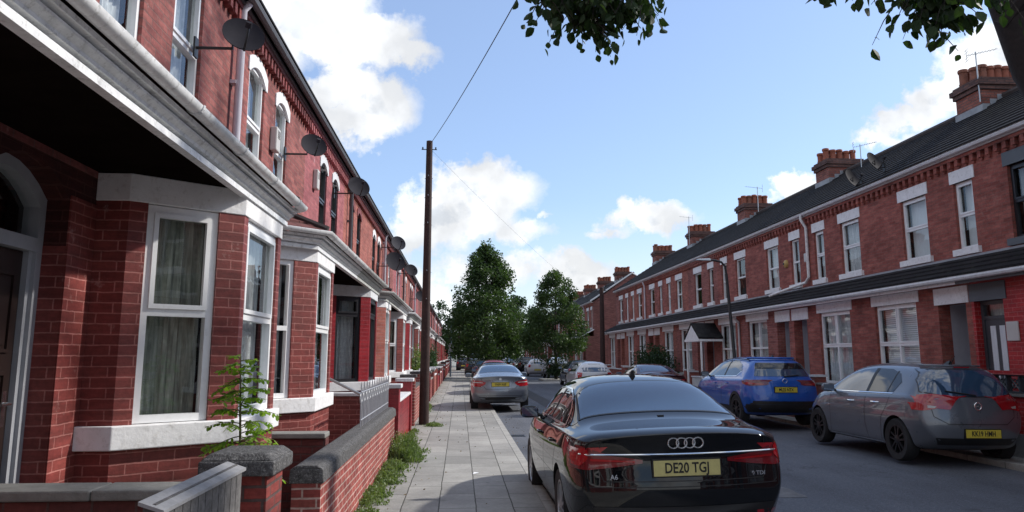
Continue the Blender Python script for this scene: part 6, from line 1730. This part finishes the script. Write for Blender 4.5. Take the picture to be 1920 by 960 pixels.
weeds(-.98, 16.6, .12, 1.2, .10, 500, 'thin line of weeds beyond the wall end', 45)
weeds(-.95, 24, .14, 1.8, .25, 600, 'scattered weeds farther along the left garden walls', 46)
# litter
rnd = random.Random(3)
mb = MB(); mb.face([(.20, 11.2, PAVE+.006), (.27, 11.22, PAVE+.012), (.29, 11.32, PAVE+.006), (.22, 11.31, PAVE+.016)]); tag(mb.build('litter', M['white'], base=(.24, 11.26, PAVE)), 'small white scrap of litter lying on the paving slabs', 'litter')
bm = bmesh.new()
for _ in range(420):
    px = rnd.choice([rnd.uniform(-1.05, -.4), rnd.uniform(-1.05, .9), rnd.uniform(1.1, 1.5)]); py = rnd.uniform(5, 40)
    z = PAVE+.008 if px < .95 else .008
    leaf_cloud(bm, [(Vector((px, py, z+.006)), 1)], .035, rnd, 'leaf')
for v in bm.verts: v.co.z = min(v.co.z, PAVE+.02) if v.co.x < .95 else min(v.co.z, .02); v.co.z = max(v.co.z, PAVE+.003) if v.co.x < .95 else max(v.co.z, .003)
o = build_noflip(bm, 'fallen_leaves', plain('dry leaf', (.14, .10, .04), .8, var=.4), None, base=(0, 15, PAVE)); tag(o, 'scattered dry leaves on the left pavement', 'leaves', None, 'stuff')
# meter boxes / bins in gardens
def bin_(x, y, lab, mat):
    r = thing('wheelie_bin', (x, y, PAVE), lab, 'bin')
    mb = MB(); mb.hexa([(x-.22, y-.26, PAVE+.05), (x+.22, y-.26, PAVE+.05), (x+.22, y+.26, PAVE+.05), (x-.22, y+.26, PAVE+.05), (x-.28, y-.34, 1.02), (x+.28, y-.34, 1.02), (x+.28, y+.34, 1.02), (x-.28, y+.34, 1.02)]); mb.build('body', mat, r, bevel=.02)
    mb = MB(); mb.hexa([(x-.30, y-.36, 1.02), (x+.30, y-.36, 1.02), (x+.30, y+.36, 1.02), (x-.30, y+.36, 1.02), (x-.28, y-.30, 1.10), (x+.28, y-.30, 1.10), (x+.28, y+.34, 1.10), (x-.28, y+.34, 1.10)]); mb.build('lid', mat, r, bevel=.01)
    mb = MB(); mb.lathe([(.10, 0), (.10, .05), (.001, .05)], (x-.25, y+.25, PAVE+.10), 'x', 12); mb.build('wheel', M['black'], r)
bin_(-1.7, 34.6, 'grey wheelie bin behind the left garden walls beyond the leafy shrub', plain('grey bin plastic', (.05, .06, .08), .5))

# ------------------------------------------------------------------ sky, sun, camera
SUN_AZ = R(74)      # from +Y toward +X
SUN_EL = R(36.5)
w = bpy.data.worlds.new('World'); scene.world = w; w.use_nodes = True
nt = w.node_tree; bg = nt.nodes['Background']
sky = N(nt, 'ShaderNodeTexSky'); sky.sky_type = 'NISHITA'; sky.sun_disc = False; sky.sun_elevation = SUN_EL; sky.sun_rotation = SUN_AZ
sky.air_density = 1.1; sky.dust_density = .6; sky.ozone_density = 2.0; sky.altitude = 50
tc = N(nt, 'ShaderNodeTexCoord'); gen = tc.outputs['Generated']
s = N(nt, 'ShaderNodeSeparateXYZ'); L(nt, gen, s.inputs[0])
# density: warped noise biased by cloud centres (directions in the sky)
def cdir(u, v):   # direction of a photo position
    th = math.atan(98*math.cos(math.atan(237/1442))/1442); p = math.atan(237/1442)
    x, yv, zf = (u-960)/F, (430-v)/F, 1.0
    # camera frame -> world
    fwd = Vector((math.sin(th)*math.cos(p), math.cos(th)*math.cos(p), math.sin(p))); rt = Vector((math.cos(th), -math.sin(th), 0)); up = rt.cross(fwd)
    return (rt*x+up*yv+fwd*zf).normalized()
wn = N(nt, 'ShaderNodeTexNoise'); wn.inputs['Scale'].default_value = 5.5; wn.inputs['Detail'].default_value = 8; wn.inputs['Roughness'].default_value = .62; L(nt, gen, wn.inputs['Vector'])
wn2 = N(nt, 'ShaderNodeTexNoise'); wn2.inputs['Scale'].default_value = 17; wn2.inputs['Detail'].default_value = 9; wn2.inputs['Roughness'].default_value = .64; L(nt, gen, wn2.inputs['Vector'])
wc = N(nt, 'ShaderNodeVectorMath', operation='SUBTRACT'); L(nt, wn2.outputs['Color'], wc.inputs[0]); wc.inputs[1].default_value = (.5, .5, .5)
ws_ = N(nt, 'ShaderNodeVectorMath', operation='SCALE'); L(nt, wc.outputs[0], ws_.inputs[0]); ws_.inputs['Scale'].default_value = .07
wd = N(nt, 'ShaderNodeVectorMath', operation='ADD'); L(nt, gen, wd.inputs[0]); L(nt, ws_.outputs[0], wd.inputs[1])
acc = None
CL = [ # u, v, radius px x, radius px y, weight
 (560, 30, 150, 80, 1.0), (680, 70, 110, 60, .95), (770, 100, 60, 26, .7), (500, 110, 90, 60, .8), (640, 130, 70, 30, .6),
 (620, 175, 60, 40, .9), (700, 200, 65, 48, 1.0), (640, 220, 60, 30, .8),
 (905, 355, 85, 48, 1.0), (850, 400, 100, 50, 1.0), (800, 440, 90, 40, .8), (960, 435, 80, 28, .7), (760, 390, 40, 24, .5), (1020, 398, 24, 8, .5),
 (1210, 405, 85, 22, .85), (1145, 432, 50, 13, .6), (1250, 388, 40, 14, .6),
 (1000, 500, 150, 30, .7), (1080, 510, 80, 34, .85), (900, 510, 120, 40, .7), (830, 560, 120, 40, .6),
 (1880, 110, 80, 50, .95), (1760, 175, 60, 38, .9), (1720, 215, 60, 30, .8), (1690, 255, 60, 22, .7), (1840, 160, 80, 60, .95), (1500, 345, 50, 24, .85), (1440, 365, 50, 12, .6), (1600, 320, 60, 20, .6)]
for (u, v, rx, ry, wt) in CL:
    d = cdir(u, v); rt = cdir(u+10, v)-cdir(u-10, v); rt.normalize(); up = rt.cross(d).normalized()
    sb = N(nt, 'ShaderNodeVectorMath', operation='SUBTRACT'); L(nt, wd.outputs[0], sb.inputs[0]); sb.inputs[1].default_value = d
    sc_ = 1.0 if u < 700 or u > 1300 else 1.25
    kx = F*1.02/rx/sc_; ky = F*1.02/ry/sc_
    a = N(nt, 'ShaderNodeVectorMath', operation='DOT_PRODUCT'); L(nt, sb.outputs[0], a.inputs[0]); a.inputs[1].default_value = rt*kx
    b = N(nt, 'ShaderNodeVectorMath', operation='DOT_PRODUCT'); L(nt, sb.outputs[0], b.inputs[0]); b.inputs[1].default_value = up*ky
    cz = N(nt, 'ShaderNodeVectorMath', operation='DOT_PRODUCT'); L(nt, sb.outputs[0], cz.inputs[0]); cz.inputs[1].default_value = d*2
    q = mth(nt, 'ADD', mth(nt, 'ADD', mth(nt, 'MULTIPLY', a.outputs['Value'], a.outputs['Value']), mth(nt, 'MULTIPLY', b.outputs['Value'], b.outputs['Value'])), mth(nt, 'MULTIPLY', cz.outputs['Value'], cz.outputs['Value']))
    g = mth(nt, 'MULTIPLY', mth(nt, 'EXPONENT', mth(nt, 'MULTIPLY', q, -.75)), wt)
    acc = g if acc is None else mth(nt, 'MAXIMUM', acc, g)
# out-of-view clouds behind and above the camera, thickened to add fill light
back = mth(nt, 'MULTIPLY', mth(nt, 'SUBTRACT', .62, s.outputs[1], clamp=True), 1.0)
gen_cl = ramp(nt, wn.outputs['Fac'], [(.42, 0.0), (.54, 1.0)])
gen_cl = mth(nt, 'MULTIPLY', gen_cl, mth(nt, 'MULTIPLY', back, 3.0, clamp=True))
dens = mth(nt, 'ADD', acc, mth(nt, 'MULTIPLY', mth(nt, 'SUBTRACT', wn2.outputs['Fac'], .5), 1.15))
cl = ramp(nt, dens, [(.36, 0.0), (.60, 1.0)])
cl = mth(nt, 'MAXIMUM', cl, gen_cl)
# hazy horizon veil
low = mth(nt, 'SUBTRACT', 1.0, mth(nt, 'MULTIPLY', s.outputs[2], 5.0), clamp=True)
haze = mth(nt, 'MULTIPLY', mth(nt, 'POWER', low, 1.5), .75)
shade = ramp(nt, dens, [(.45, (7.2, 7.4, 7.7)), (.85, (7.9, 8.0, 8.1)), (1.1, (6.4, 6.7, 7.1))])
wn3 = N(nt, 'ShaderNodeTexNoise'); wn3.inputs['Scale'].default_value = 12; wn3.inputs['Detail'].default_value = 6; L(nt, gen, wn3.inputs['Vector'])
shade = mixc(nt, 1.0, shade, ramp(nt, wn3.outputs['Fac'], [(.38, .74), (.6, 1.06)]), 'MULTIPLY')
SK = (1.03, 1.10, 1.25)
base = mixc(nt, 1.0, sky.outputs[0], SK, 'MULTIPLY')
base = mixc(nt, .28, base, (4.3, 5.4, 7.5))
c = mixc(nt, haze, base, (6.6, 7.0, 7.3))
c = mixc(nt, mth(nt, 'MULTIPLY', cl, .95), c, shade)
L(nt, c, bg.inputs[0]); bg.inputs[1].default_value = .15

sl = bpy.data.lights.new('sun', 'SUN'); sl.energy = 4.6; sl.angle = R(2.0); sl.color = (1, .95, .88)
so = bpy.data.objects.new('sun', sl); COL.objects.link(so)
sd = Vector((math.sin(SUN_AZ)*math.cos(SUN_EL), math.cos(SUN_AZ)*math.cos(SUN_EL), math.sin(SUN_EL)))
so.rotation_euler = sd.to_track_quat('Z', 'Y').to_euler(); so.location = (20, 0, 40)

cam = bpy.data.cameras.new('camera'); co = bpy.data.objects.new('camera', cam); COL.objects.link(co); scene.camera = co
cam.sensor_width = 36; cam.lens = F/1920*36; cam.clip_end = 3000; cam.clip_start = .05
cam.shift_y = -50/1920
pt = math.atan(237/1442); th = math.atan(98*math.cos(pt)/1442)
co.location = (0, 0, H_CAM); co.rotation_euler = (HALF+pt, 0, -th)
scene.view_settings.view_transform = 'Standard'; scene.view_settings.look = 'None'; scene.view_settings.exposure = 0; scene.view_settings.gamma = 1
scene.cycles.max_bounces = 8; scene.cycles.transparent_max_bounces = 12
try: scene.cycles.use_denoising = True
except Exception: pass
